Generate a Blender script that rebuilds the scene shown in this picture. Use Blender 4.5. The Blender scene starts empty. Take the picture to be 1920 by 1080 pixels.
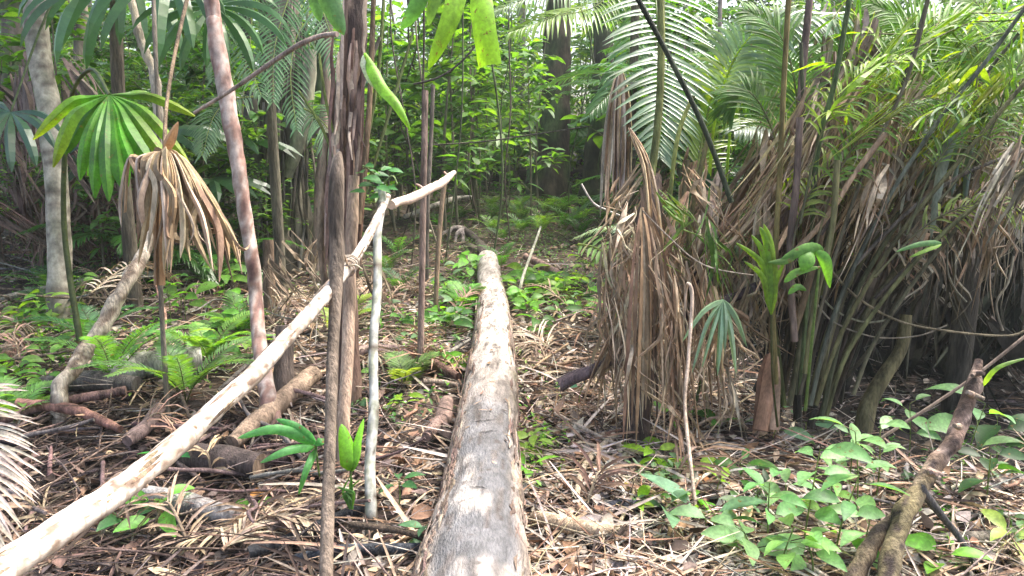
import bpy, math, random
from mathutils import Vector, Matrix, noise

# ------------------------------------------------------------------ camera, sky, sun, exposure
sc = bpy.context.scene
F = 1400.0                      # focal length in pixels of the 1920 wide frame
PITCH = math.radians(10.9)
CAM = Vector((0, 0, 1.6))
cd = bpy.data.cameras.new('camera'); cam = bpy.data.objects.new('camera', cd)
sc.collection.objects.link(cam); sc.camera = cam
cam.location = CAM; cam.rotation_euler = (math.pi/2 - PITCH, 0, 0)
cd.sensor_width = 36; cd.lens = 36*F/1920; cd.clip_start = 0.05; cd.clip_end = 600

SUN_EL, SUN_AZ = math.radians(62), math.radians(60)      # azimuth: clockwise from +Y
w = bpy.data.worlds.new('World'); sc.world = w; w.use_nodes = True
nt = w.node_tree; nt.nodes.clear()
sky = nt.nodes.new('ShaderNodeTexSky'); sky.sky_type = 'NISHITA'; sky.sun_disc = False
sky.sun_elevation = SUN_EL; sky.sun_rotation = SUN_AZ; sky.dust_density = 6; sky.air_density = 1.0; sky.ozone_density = 0.6
bg = nt.nodes.new('ShaderNodeBackground'); bg.inputs[1].default_value = 0.15
wo = nt.nodes.new('ShaderNodeOutputWorld')
nt.links.new(sky.outputs[0], bg.inputs[0]); nt.links.new(bg.outputs[0], wo.inputs[0])
sd = bpy.data.lights.new('sun', 'SUN'); sd.energy = 1.8; sd.angle = math.radians(20); sd.color = (1, .97, .92)
so = bpy.data.objects.new('sun', sd); sc.collection.objects.link(so)
sdir = Vector((math.sin(SUN_AZ)*math.cos(SUN_EL), math.cos(SUN_AZ)*math.cos(SUN_EL), math.sin(SUN_EL)))
so.rotation_euler = sdir.to_track_quat('Z', 'Y').to_euler(); so.location = (0, 0, 30)
sc.view_settings.view_transform = 'Standard'; sc.view_settings.look = 'None'
sc.view_settings.exposure = 1.95; sc.view_settings.gamma = 1
cy = sc.cycles
cy.max_bounces = 6; cy.diffuse_bounces = 3; cy.glossy_bounces = 2; cy.transmission_bounces = 4
cy.use_denoising = True; cy.caustics_reflective = False; cy.caustics_refractive = False

R = random.Random(7)
U = R.uniform
UP = Vector((0, 0, 1))
V = Vector
fw = V((0, math.cos(PITCH), -math.sin(PITCH))); upc = V((0, math.sin(PITCH), math.cos(PITCH))); rt = V((1, 0, 0))

# ------------------------------------------------------------------ ground shape and unprojection
def sstep(a, b, x):
    t = min(1, max(0, (x-a)/(b-a))); return t*t*(3-2*t)
def gz(x, y):
    z = 0.06*noise.noise(V((x*.7, y*.7, 3))) + 0.03*noise.noise(V((x*2.3, y*2.3, 9)))
    z += 0.9*sstep(9, 26, y) + 6*sstep(26, 110, y)
    z -= 0.25*sstep(-.5, -1.1, x)*sstep(5.5, 3.2, y)                 # debris filled dip, left
    z -= 0.45*sstep(1.3, 2.2, x - .12*(y-4))*sstep(3.2, 4.2, y)*sstep(8.5, 6.5, y)   # dark hollow, right
    z += 0.5*sstep(2.6, 6, abs(x))*sstep(3, 9, y)*.5
    return z
def ray(px, py): return fw + rt*((px-960)/F) - upc*((py-540)/F)
def W(px, py, d): return CAM + ray(px, py)*d
def Zp(px, py, z):
    r = ray(px, py); return CAM + r*((z-CAM.z)/r.z)
def G(px, py):
    r = ray(px, py); t = 1.0
    while t < 80:
        p = CAM + r*t
        if p.z < gz(p.x, p.y): break
        t += .05 + t*.004
    return V((p.x, p.y, gz(p.x, p.y)))
def on(px, y):                    # ground point seen in column px at world distance y
    x = (px-960)/F*y*1.0; return V((x, y, gz(x, y)))

# ------------------------------------------------------------------ materials
def new_mat(name):
    m = bpy.data.materials.new(name); m.use_nodes = True
    n = m.node_tree; n.nodes.clear(); return m, n, n.nodes.new, n.links.new
def noise_node(n, L, scale, vec=None, detail=5, rough=.6):
    t = n.nodes.new('ShaderNodeTexNoise'); t.inputs['Scale'].default_value = scale
    t.inputs['Detail'].default_value = detail; t.inputs['Roughness'].default_value = rough
    if vec: L(vec, t.inputs['Vector'])
    return t.outputs['Fac']
def mul(n, L, a, b):
    m = n.nodes.new('ShaderNodeMath'); m.operation = 'MULTIPLY'
    for i, x in enumerate((a, b)):
        if isinstance(x, (int, float)): m.inputs[i].default_value = x
        else: L(x, m.inputs[i])
    return m.outputs[0]
def mrange(n, L, f, a, b, lo=.34, hi=.66):
    m = n.nodes.new('ShaderNodeMapRange'); L(f, m.inputs[0])
    m.inputs[1].default_value = lo; m.inputs[2].default_value = hi; m.inputs[3].default_value = a; m.inputs[4].default_value = b
    return m.outputs[0]
def scalecol(n, L, col, fac):
    m = n.nodes.new('ShaderNodeVectorMath'); m.operation = 'SCALE'; L(col, m.inputs[0])
    if isinstance(fac, (int, float)): m.inputs[3].default_value = fac
    else: L(fac, m.inputs[3])
    return m.outputs[0]
def attr_mat(name, stretch=(1, 1, 1), s1=6, s2=40, lo=.6, hi=1.35, rough=.8, spec=.3, bump=0.0, bscale=30, trans=0.0, tcol=(1.25, 1.2, .45), spots=0):
    m, n, N, L = new_mat(name)
    at = N('ShaderNodeAttribute'); at.attribute_name = 'col'
    tc = N('ShaderNodeTexCoord'); mp = N('ShaderNodeMapping'); L(tc.outputs['Object'], mp.inputs[0]); mp.inputs['Scale'].default_value = stretch
    a = mrange(n, L, noise_node(n, L, s1, mp.outputs[0]), lo, hi)
    b = mrange(n, L, noise_node(n, L, s2, mp.outputs[0]), lo**.5, hi**.5)
    c = scalecol(n, L, at.outputs['Color'], mul(n, L, a, b))
    if spots:
        sp = mrange(n, L, noise_node(n, L, 34, tc.outputs['Object'], 3), 0, 1, .64, .70)
        mxr = N('ShaderNodeMix'); mxr.data_type = 'RGBA'; L(sp, mxr.inputs[0]); L(c, mxr.inputs[6]); mxr.inputs[7].default_value = (.16, .11, .03, 1); c = mxr.outputs[2]
    p = N('ShaderNodeBsdfPrincipled'); L(c, p.inputs['Base Color'])
    p.inputs['Roughness'].default_value = rough; p.inputs['Specular IOR Level'].default_value = spec
    if bump:
        bp = N('ShaderNodeBump'); bp.inputs['Strength'].default_value = bump; bp.inputs['Distance'].default_value = .018
        L(noise_node(n, L, bscale, mp.outputs[0], 6), bp.inputs['Height']); L(bp.outputs[0], p.inputs['Normal'])
    o = N('ShaderNodeOutputMaterial')
    if trans:
        t = N('ShaderNodeBsdfTranslucent'); vm = N('ShaderNodeVectorMath'); vm.operation = 'MULTIPLY'
        L(c, vm.inputs[0]); vm.inputs[1].default_value = tcol; L(vm.outputs[0], t.inputs[0])
        mx = N('ShaderNodeMixShader'); mx.inputs[0].default_value = trans
        L(p.outputs[0], mx.inputs[1]); L(t.outputs[0], mx.inputs[2]); L(mx.outputs[0], o.inputs[0])
    else: L(p.outputs[0], o.inputs[0])
    return m
LEAF = attr_mat('green_leaf', s1=9, s2=70, lo=.62, hi=1.3, rough=.48, spec=.4, trans=.45, tcol=(2.0, 2.0, .35), spots=1)
GLOSS = attr_mat('glossy_palm_leaf', s1=4, s2=50, lo=.8, hi=1.2, rough=.33, spec=.75, trans=.35, tcol=(1.8, 1.7, .5))
DRY = attr_mat('dry_leaf', stretch=(1, 1, .4), s1=14, s2=90, lo=.6, hi=1.35, rough=.75, spec=.25, trans=.12, tcol=(1.2, 1, .7))
LITTER = attr_mat('dry_litter', s1=25, s2=120, lo=.6, hi=1.3, rough=.8, spec=.22, trans=.06, tcol=(1.1, 1, .8))
BARK = attr_mat('bark', stretch=(1, 1, .18), s1=11, s2=70, lo=.4, hi=1.6, rough=.85, bump=1.0, bscale=60)
SMOOTHBARK = attr_mat('smooth_bark', stretch=(1, 1, .8), s1=9, s2=30, lo=.6, hi=1.35, rough=.7, bump=.3, bscale=30)
FARBARK = attr_mat('mossy_far_bark', stretch=(1, 1, .3), s1=4, s2=20, lo=.45, hi=1.6, rough=.9, bump=.6, bscale=14)
WOOD = attr_mat('weathered_wood', stretch=(1, .28, 1), s1=12, s2=130, lo=.6, hi=1.35, rough=.7, spec=.3, bump=1.0, bscale=110)
POLEWOOD = attr_mat('peeled_pole_wood', stretch=(1, .6, 1), s1=10, s2=60, lo=.8, hi=1.15, rough=.6, spec=.35, bump=.35, bscale=50)
SOIL = attr_mat('forest_soil', s1=3, s2=40, lo=.45, hi=1.6, rough=.9, spec=.3, bump=1.0, bscale=60)

# ------------------------------------------------------------------ mesh builder
def vary(c, s=.15, h=.06):
    k = 1 + U(-s, s); return (max(0, c[0]*k*(1+U(-h, h))), max(0, c[1]*k*(1+U(-h, h))), max(0, c[2]*k*(1+U(-h, h))))
def mixc(a, b, t): return tuple(a[i]*(1-t)+b[i]*t for i in range(3))
def pick(cs): return vary(R.choice(cs), .22, .06)
COL = sc.collection
def wloc(o):
    l = o.location.copy()
    while o.parent: o = o.parent; l += o.location
    return l
class MB:
    def __init__(s): s.v = []; s.f = []; s.c = []
    def build(s, name, mat, parent=None, origin=None, flat=False):
        if origin is None: origin = wloc(parent) if parent else V((0, 0, 0))
        me = bpy.data.meshes.new(name)
        me.from_pydata([(p[0]-origin.x, p[1]-origin.y, p[2]-origin.z) for p in s.v], [], s.f)
        a = me.attributes.new('col', 'FLOAT_COLOR', 'POINT')
        a.data.foreach_set('color', [x for c in s.c for x in (c[0], c[1], c[2], 1)])
        if not flat: me.polygons.foreach_set('use_smooth', [True]*len(me.polygons))
        me.materials.append(mat); me.update()
        o = bpy.data.objects.new(name, me); COL.objects.link(o)
        if parent:
            o.parent = parent; o.location = origin - wloc(parent)
        else: o.location = origin
        return o
def tag(o, label=None, cat=None, group=None, kind=None):
    if label: o['label'] = label
    if cat: o['category'] = cat
    if group: o['group'] = group
    if kind: o['kind'] = kind
    return o
def thing(name, label, cat, loc, group=None):
    o = bpy.data.objects.new(name, None); COL.objects.link(o); o.location = loc; o.empty_display_size = .1
    return tag(o, label, cat, group)
def copy_tree(o, parent=None, loc=None, rz=0, s=1, label=None):
    c = o.copy(); COL.objects.link(c); c.parent = parent
    if loc is not None:
        c.location = loc; c.rotation_euler = (U(-.05, .05), U(-.05, .05), rz); c.scale = (s, s, s)
    if label: c['label'] = label
    for ch in list(o.children): copy_tree(ch, c)
    return c
def cat_path(pts, rads, k=6):
    if len(pts) < 3:
        out = []; 
        for i in range(k+1):
            t = i/k; out.append((pts[0].lerp(pts[-1], t), rads[0]*(1-t)+rads[-1]*t))
        return [o[0] for o in out], [o[1] for o in out]
    P, Q = [], []
    n = len(pts)
    for i in range(n-1):
        p0 = pts[max(i-1, 0)]; p1 = pts[i]; p2 = pts[i+1]; p3 = pts[min(i+2, n-1)]
        for j in range(k):
            t = j/k
            P.append(.5*((2*p1)+(p2-p0)*t+(2*p0-5*p1+4*p2-p3)*t*t+(3*p1-p0-3*p2+p3)*t*t*t))
            Q.append(rads[i]*(1-t)+rads[i+1]*t)
    P.append(pts[-1]); Q.append(rads[-1]); return P, Q
def tube(mb, pts, rads, n=8, col=(.3, .25, .2), k=6, bump=.08, bf=9, colfn=None, cs=.1, cap=True, smooth=True, cv=None):
    if smooth: pts, rads = cat_path(pts, rads, k)
    b = len(mb.v); m = len(pts); cc = vary(col, cs)
    T = (pts[1]-pts[0]).normalized(); a = T.orthogonal().normalized()
    s = U(0, 99)
    for i in range(m):
        T = (pts[min(i+1, m-1)]-pts[max(i-1, 0)]).normalized()
        a = (a - T*a.dot(T)).normalized(); c = T.cross(a)
        for j in range(n):
            th = 2*math.pi*j/n; d = a*math.cos(th)+c*math.sin(th)
            p = pts[i]+d*rads[i]
            if bump: p = pts[i]+d*rads[i]*(1+bump*2*noise.noise(p*bf+V((s, 0, 0))))
            mb.v.append(p); mb.c.append(colfn(i/(m-1), d, p, cc) if colfn else cc)
    for i in range(m-1):
        for j in range(n):
            j2 = (j+1) % n
            mb.f.append((b+i*n+j, b+i*n+j2, b+(i+1)*n+j2, b+(i+1)*n+j))
    if cap:
        ce = cv or cc
        for i, fl in ((0, True), (m-1, False)):
            q = len(mb.v); mb.v += [mb.v[b+i*n+j].copy() for j in range(n)]; mb.c += [ce]*n
            mb.f.append(tuple(q+(n-1-j if fl else j) for j in range(n)))
def leaf(mb, base, d, nrm, L, Wd, col, seg=4, droop=.3, fold=.25, shape='ell', curl=0, tip=None):
    d = d.normalized(); p = base.copy(); b = len(mb.v); st = L/seg
    side = d.cross(nrm)
    if side.length < 1e-4: side = d.orthogonal()
    side.normalize()
    for i in range(seg+1):
        t = i/seg
        if shape == 'ell': wd = math.sin(math.pi*(t**.8)*.97+.03)
        elif shape == 'lin': wd = min(1, t*5+.25)*(1-t**3)**.8
        elif shape == 'strip': wd = .55+.45*math.sin(math.pi*t) if t < .99 else .3
        else: wd = (1-t)**.6*min(1, .3+t*6)
        hw = Wd*.5*max(wd, .02)
        n2 = side.cross(d); 
        if n2.z < 0 and shape != 'strip': n2 = -n2
        c = col if tip is None else mixc(col, tip, t*t)
        off = n2*(hw*fold*2)
        mb.v += [p-side*hw+off, p.copy(), p+side*hw+off]; mb.c += [c, tuple(x*1.12 for x in c), c]
        p = p+d*st
        d = (d+V((0, 0, -droop/seg))+nrm*(curl/seg)).normalized(); side = (side-d*side.dot(d)).normalized()
    for i in range(seg):
        q = b+i*3; mb.f += [(q, q+1, q+4, q+3), (q+1, q+2, q+5, q+4)]
    return p
def rib(mb, pts, wid, nrm, col, fold=.2):
    b = len(mb.v); m = len(pts)
    for i in range(m):
        T = (pts[min(i+1, m-1)]-pts[max(i-1, 0)]).normalized(); s = T.cross(nrm)
        s = s.normalized() if s.length > 1e-4 else T.orthogonal()
        n2 = s.cross(T); h = wid[i]/2
        mb.v += [pts[i]-s*h, pts[i]+n2*h*fold, pts[i]+s*h]; mb.c += [col]*3
    for i in range(m-1):
        q = b+i*3; mb.f += [(q, q+1, q+4, q+3), (q+1, q+2, q+5, q+4)]
def rdir(z=0):
    a = U(0, 2*math.pi); return V((math.cos(a), math.sin(a), z))

# pinnate frond along a path: rachis mesh (part) and its leaflets (sub-part)
def frond(parent, pts, r0, n, L0, col, rcol=(.2, .25, .08), nrm=UP, ang=50, droop=.8, wd=.028, lift=.1, start=.18, mat=GLOSS, name='frond', missing=0, tipdroop=0, one_side=0, seg=5, origin=None, jit=.08, fold=.22):
    rb = MB(); lb = MB()
    P, Q = cat_path(pts, [r0*(1-.8*i/(len(pts)-1)) for i in range(len(pts))], 14)
    tube(rb, P, Q, 5, rcol, smooth=False, bump=0)
    m = len(P)-1
    for i in range(n):
        t = start+(1-start)*i/(n-1); x = t*m; k = min(int(x), m-1); p = P[k].lerp(P[k+1], x-k)
        T = (P[k+1]-P[k]).normalized(); S = T.cross(nrm)
        if S.length < .05: S = T.cross(V((0, 1, 0)))
        S.normalize(); N2 = S.cross(T).normalized()
        lt = math.sin(math.pi*min(1, .22+.78*(i/(n-1)))**.9)**.6 if i/(n-1) < .97 else .35
        L = L0*max(.25, lt)*U(.9, 1.08)
        for s in (-1, 1):
            if one_side and s != one_side: continue
            if R.random() < missing: continue
            aa = math.radians(ang*(1-.45*t)+U(-6, 6))
            d = S*s*math.sin(aa)+T*math.cos(aa)+N2*(lift+U(-jit, jit))
            leaf(lb, p, d, N2, L, wd*U(.85, 1.15), vary(col, .18), seg, droop*U(.8, 1.2), fold, 'lin')
    ro = rb.build(name, BARK if mat in (DRY,) else LEAF, parent); lo = lb.build('leaflets', mat, ro)
    return ro
# palmate (fan) leaf
def fan(mb, hub, ax, nrm, nseg, spread, L, col, join=.5, grav=.5, seg=7, lens=None, tip=None, ragged=.08, fold=.35, skip=0, pleat=1, wfac=1.0):
    ax = ax.normalized(); side = ax.cross(nrm).normalized()
    dth = math.radians(spread)/nseg
    for i in range(nseg):
        if R.random() < skip: continue
        th = -math.radians(spread)/2+dth*(i+.5)
        D = ax*math.cos(th)+side*math.sin(th); A = (-ax*math.sin(th)+side*math.cos(th))
        Li = L*(lens(i/(nseg-1)) if lens else 1)*(1+U(-ragged, ragged)); d = D.copy(); p = hub.copy(); r = 0
        b = len(mb.v); cc = vary(col, .15); st = Li/seg; g = grav*U(.85, 1.15)
        for k in range(seg+1):
            t = k/seg
            full = r*math.tan(dth/2)*wfac
            jw = join*Li*math.tan(dth/2)*wfac
            h = full if t <= join else jw*(1-.35*(t-join)/(1-join))*(1-max(0, (t-.8)/.2)**2)+.001
            h = max(h, .003)
            A2 = (A-d*A.dot(d)).normalized(); n2 = A2.cross(d)
            c = cc if tip is None else mixc(cc, tip, max(0, t*1.3-.3)**2)
            mb.v += [p-A2*h, p+n2*h*fold*2*pleat, p+A2*h]; mb.c += [c, tuple(q*.88 for q in c), c]
            p = p+d*st; r += st
            d = (d+V((0, 0, -g*(t**.7)*2/seg))).normalized()
        for k in range(seg):
            q = b+k*3; mb.f += [(q, q+1, q+4, q+3), (q+1, q+2, q+5, q+4)]

GREEN = (.050, .15, .022); DARKG = (.022, .07, .018); YG = (.19, .35, .02); BLUEG = (.05, .13, .06); BRIGHT = (.13, .34, .035)
TAN = (.40, .30, .21); PALE = (.58, .50, .42); PINKB = (.29, .185, .125); DARKB = (.06, .042, .034); GREYB = (.24, .215, .19)

# ------------------------------------------------------------------ ground
def ground():
    mb = MB(); xs = []; ys = []
    x = 0.0; s = .06
    while x < 130: xs.append(x); x += s; s *= 1.045
    xs = [-q for q in xs[:0:-1]]+xs
    y = -20.0
    ys = [-60, -30, -14, -7, -3, -1]
    y = 0; s = .06
    while y < 220: ys.append(y); y += s; s *= 1.018
    for yy in ys:
        for xx in xs:
            z = gz(xx, yy)
            if yy > 0: z += .02*noise.noise(V((xx*6, yy*6, 0)))
            mb.v.append(V((xx, yy, z)))
            darkened = sstep(1.2, 2.0, xx-.12*(yy-4))*sstep(3.0, 4.0, yy)*sstep(11, 8, yy)  # soil painted near black in the hollow, its shade put into the colour
            c = mixc((.06, .042, .032), (.012, .010, .009), darkened)
            far = sstep(9, 22, yy); c = mixc(c, (.06, .048, .03), far*.8)
            mb.c.append(c)
    w_ = len(xs)
    for j in range(len(ys)-1):
        for i in range(w_-1):
            q = j*w_+i; mb.f.append((q, q+1, q+w_+1, q+w_))
    o = mb.build('ground', SOIL); tag(o, kind='structure', label='dark damp forest soil under the leaf litter')
ground()

# ------------------------------------------------------------------ litter (uncountable)
def litter():
    lv = MB(); st = MB(); tw = MB()
    pal_r = [TAN, (.32, .27, .225), PALE, PINKB, (.34, .30, .26), (.24, .19, .155), DARKB, (.22, .13, .08), GREYB, DARKB, (.16, .10, .065), (.45, .33, .22), (.5, .42, .33)]
    pal_l = [TAN, PINKB, DARKB, DARKB, (.14, .11, .10), (.11, .075, .06), (.04, .03, .03), (.17, .11, .09)]
    pal_b = [DARKB, (.12, .085, .055), (.18, .13, .085), (.09, .11, .045), (.22, .17, .11)]
    pal_hollow = [DARKB, (.03, .024, .02), (.08, .06, .045), GREYB]  # dark litter colours for the hollow, again carrying its shade
    def place():
        y = 1.5*math.exp(U(0, 1)*math.log(20/1.5)); x = y*U(-.95, .95); return x, y
    for i in range(66000):
        x, y = place()
        darkened = sstep(1.2, 2.0, x-.12*(y-4))*sstep(3.0, 4.0, y)*sstep(10, 8, y)
        left = sstep(-.3, -.9, x)*sstep(6, 4, y)
        if R.random() < darkened*.45: continue
        if y > 12 and R.random() < .3: continue
        dn = noise.noise(V((x*1.3, y*1.3, 20)))+.5*noise.noise(V((x*4, y*4, 5)))
        if dn < -.12 and R.random() < .6: continue
        hl = max(0, dn)*.12
        pal = pal_hollow if R.random() < darkened else (pal_l if R.random() < left else pal_r)
        p = V((x, y, gz(x, y)+U(.0, .05)+hl*R.random())); k = R.random()
        sz = 1+.04*max(0, y-3)
        if y > 8 and R.random() < .75: pal = pal_b
        if k < .56:
            leaf(lv, p, rdir(U(-.3, .5)), (UP+rdir()*U(0, .9)).normalized(), U(.025, .11)*sz*(1.7 if R.random() < .1 else 1), U(.02, .065)*sz, pick(pal), 3, U(-.6, .8), U(-.3, .5), 'ell', U(-.8, .8))
        elif k < .85:
            leaf(st, p, rdir(U(-.12, .35)), (UP+rdir()*U(0, .9)).normalized(), U(.12, .55)*sz, (.004+.016*R.random()**2)*sz, pick(pal), 5, U(-.1, .5), U(0, .5), 'strip', U(-.4, .4))
        else:
            d = rdir(U(-.1, .25)); L = U(.12, .6)*sz; q = p+d*L*.5+rdir()*L*.08
            tube(tw, [p, q, p+d*L], [U(.002, .005)*sz]*2+[.0015*sz], 4, pick(pal), k=2, bump=0, cap=False)
    tag(lv.build('leaf_litter', LITTER), 'dry brown and tan fallen leaves covering the forest floor', 'leaf litter', kind='stuff')
    tag(st.build('palm_strip_litter', LITTER), 'dry split palm leaflets strewn over the ground', 'leaf litter', kind='stuff')
    tag(tw.build('twig_litter', BARK), 'thin broken twigs scattered over the ground', 'twigs', kind='stuff')
litter()
def cover():
    mb = MB()
    def patch(px, py, n, sx, sy, L, cols):
        for i in range(n):
            q = G(px+R.gauss(0, sx), min(1080, max(335, py+R.gauss(0, sy))))
            for k in range(R.choice((2, 3, 4))):
                leaf(mb, q+V((0, 0, U(.01, .10))), rdir(U(.1, .9)), UP, L*U(.6, 1.3)*(1+.03*q.y), L*U(.3, .6), pick(cols), 3, U(.2, 1), .15)
    gs = [GREEN, GREEN, BRIGHT, (.08, .17, .07), DARKG]
    gb = [(.05, .11, .03), (.07, .15, .04), (.04, .08, .03), (.1, .18, .07)]; patch(1000, 390, 1500, 150, 32, .05, gb); patch(1040, 440, 700, 110, 30, .045, gb); patch(820, 420, 400, 80, 40, .045, gb); patch(1050, 480, 260, 90, 35, .045, gs); patch(1040, 560, 130, 60, 20, .055, [BRIGHT, YG, GREEN])
    patch(860, 560, 110, 25, 25, .08, [BRIGHT, GREEN]); patch(800, 640, 60, 50, 40, .06, gs)
    gl = [BRIGHT, (.12, .22, .05), GREEN, (.2, .3, .07)]; patch(60, 620, 300, 70, 50, .055, gl); patch(300, 600, 260, 150, 60, .045, gl); patch(200, 480, 700, 200, 45, .055, gl); patch(780, 600, 160, 60, 90, .035, gl); patch(1010, 700, 70, 30, 120, .035, gl)
    patch(1010, 860, 60, 22, 22, .035, [BRIGHT, YG]); patch(1220, 910, 26, 30, 14, .04, [(.15, .25, .12)]); patch(760, 760, 40, 60, 40, .045, gs)
    patch(1700, 900, 60, 120, 60, .05, [DARKG, GREEN]); patch(1000, 350, 420, 260, 12, .12, gs)
    tag(mb.build('ground_cover', LEAF), 'small green herbs and seedlings growing through the litter', 'ground cover', kind='stuff')
cover()

# ------------------------------------------------------------------ log bridge and handrail
def log():
    global LOGP
    ax = [Zp(874, 1250, .12), Zp(886, 1080, .12), Zp(902, 960, .12), Zp(909, 850, .12), Zp(922, 700, .11), Zp(925, 600, .11), Zp(920, 540, .12), Zp(914, 487, .14)]
    rr = [.215, .20, .178, .168, .165, .15, .14, .13]
    t = thing('log_bridge', 'long pale weathered log laid as a footbridge down the middle of the path', 'log', ax[1])
    mb = MB()
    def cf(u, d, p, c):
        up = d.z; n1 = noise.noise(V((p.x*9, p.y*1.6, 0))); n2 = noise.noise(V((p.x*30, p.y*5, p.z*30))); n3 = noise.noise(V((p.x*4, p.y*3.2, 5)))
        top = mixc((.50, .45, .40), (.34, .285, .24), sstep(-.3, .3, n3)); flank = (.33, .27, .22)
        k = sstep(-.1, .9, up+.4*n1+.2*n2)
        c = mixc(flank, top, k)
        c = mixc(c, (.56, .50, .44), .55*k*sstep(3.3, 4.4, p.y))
        stain = sstep(.62, .88, up+.16*n1+(.12 if d.x > 0 else 0))*sstep(5.0, 3.2, p.y+n3*.9)*sstep(-.5, .0, n3+.4*n2+.1)
        c = mixc(c, (.12, .125, .135), stain*.9)
        if n2 > .18: c = mixc(c, (.13, .10, .08), min(1, (n2-.18)*4)*(1-k*.5))
        if n3 < -.2 and k < .9: c = mixc(c, (.12, .08, .06), .5)
        moss = sstep(.15, .4, noise.noise(p*3.1))*sstep(.9, .4, up)*sstep(3.4, 4.4, p.y)
        c = mixc(c, (.13, .12, .05), moss*.6)
        ln = abs(noise.noise(V((p.x*26, p.y*1.1, p.z*26+7))))
        if ln < .03: c = mixc(c, (.09, .07, .06), .7)
        c = tuple(q*(1+.3*noise.noise(V((p.x*60, p.y*22, p.z*60)))) for q in c)
        return c
    P, Q = cat_path(ax, rr, 45)
    tube(mb, P, Q, 72, (.5, .45, .4), smooth=False, bump=.045, bf=6, colfn=cf, cs=0)
    mb.build('log', WOOD, t)
    # peeling bark ridges on both flanks
    for sgn in (-1, 1):
        b = MB()
        for i in range(150 if sgn < 0 else 60):
            k = int((U(.04, .75))*(len(P)-12)); th = U(.0, .95) if sgn < 0 else U(.1, .8)
            pts = []; L = R.randint(5, 22)
            for j in range(6):
                kk = min(len(P)-1, k+int(j*L/5)); ths = th+U(-.05, .05)
                off = V((sgn*math.cos(ths), 0, math.sin(ths)))*(Q[kk]*(1.0+U(.0, .035)))
                pts.append(P[kk]+off)
            rib(b, pts, [.004, .014, .02, .018, .012, .003], V((sgn*math.cos(th), 0, math.sin(th))), pick([(.28, .2, .15), (.2, .14, .11), (.34, .27, .21), (.13, .09, .07)]), .6)
        b.build('bark', WOOD, t)
    for (x0, y0, x1, y1) in ((880, 792, 934, 787), (898, 811, 936, 808), (884, 913, 914, 916)):
        c = MB(); pts = []
        for i in range(7):
            u = i/6; px = x0+(x1-x0)*u; py = y0+(y1-y0)*u+R.uniform(-1.5, 1.5)
            r_ = ray(px, py); s = 1.5
            while s < 9:
                q = CAM+r_*s; kk = min(range(0, len(P), 3), key=lambda a: abs(P[a].y-q.y))
                if (V((q.x, 0, q.z))-V((P[kk].x, 0, P[kk].z))).length < Q[kk]*1.012: break
                s += .01
            pts.append(q+V((0, 0, .003)))
        rib(c, pts, [.001, .004, .009, .005, .007, .004, .001], UP, (.02, .017, .015), .0)
        c.build('crack', SOIL, t)
log()
def loglitter():
    mb = MB()
    for i in range(150):
        u = U(0, 1)**.8; y = 2.4+u*7.5; py = 540+F*math.tan(math.atan2(1.6-.12, y)-PITCH); c = Zp(0, py, .12); fx = [(1250, 874), (1080, 886), (960, 902), (850, 909), (700, 922), (600, 925), (540, 920), (487, 914)]
        k = max(0, min(6, next((j for j in range(7) if fx[j+1][0] <= py), 6))); t_ = (py-fx[k][0])/(fx[k+1][0]-fx[k][0]); px = fx[k][1]+(fx[k+1][1]-fx[k][1])*t_
        r = .19-.007*y; th = U(-1.3, 1.3); cc = Zp(px, py, .12); p = V((cc.x+math.sin(th)*r, y, .12+math.cos(th)*r+.006))
        nn = V((math.sin(th), 0, math.cos(th))); leaf(mb, p, nn.cross(rdir(0)).normalized(), nn, U(.015, .06), U(.008, .025), pick([TAN, PINKB, DARKB, PALE, (.2, .13, .08)]), 3, .05, .2, 'ell', U(0, .4))
    tag(mb.build('leaf_scraps', LITTER), 'small dry leaf scraps lying on the log bridge', 'leaf litter', kind='stuff')
loglitter()
def rooty():
    t = MB()
    tube(t, [Zp(914, 484, .16), W(900, 462, 11.6), W(880, 440, 12), W(866, 428, 12.2)], [.11, .09, .07, .05], 10, (.06, .048, .04))
    for (a, b, c) in (((866, 428), (845, 430), (838, 462)), ((868, 430), (856, 440), (852, 465)), ((866, 430), (868, 448), (866, 468)), ((872, 434), (885, 450), (884, 470)), ((860, 428), (830, 440), (826, 470)), ((890, 450), (905, 460), (912, 480))):
        tube(t, [W(*a, 12.1), W(*b, 11.9), W(*c, 11.7)], [.05, .035, .02], 6, (.2, .18, .16))
    tube(t, [Zp(918, 500, .1), W(905, 478, 10.8), W(880, 462, 11.4)], [.1, .09, .06], 8, (.09, .07, .055))
    tag(t.build('root_stump', BARK), 'grey upturned root stump at the far end of the log bridge', 'stump')
rooty()
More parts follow.
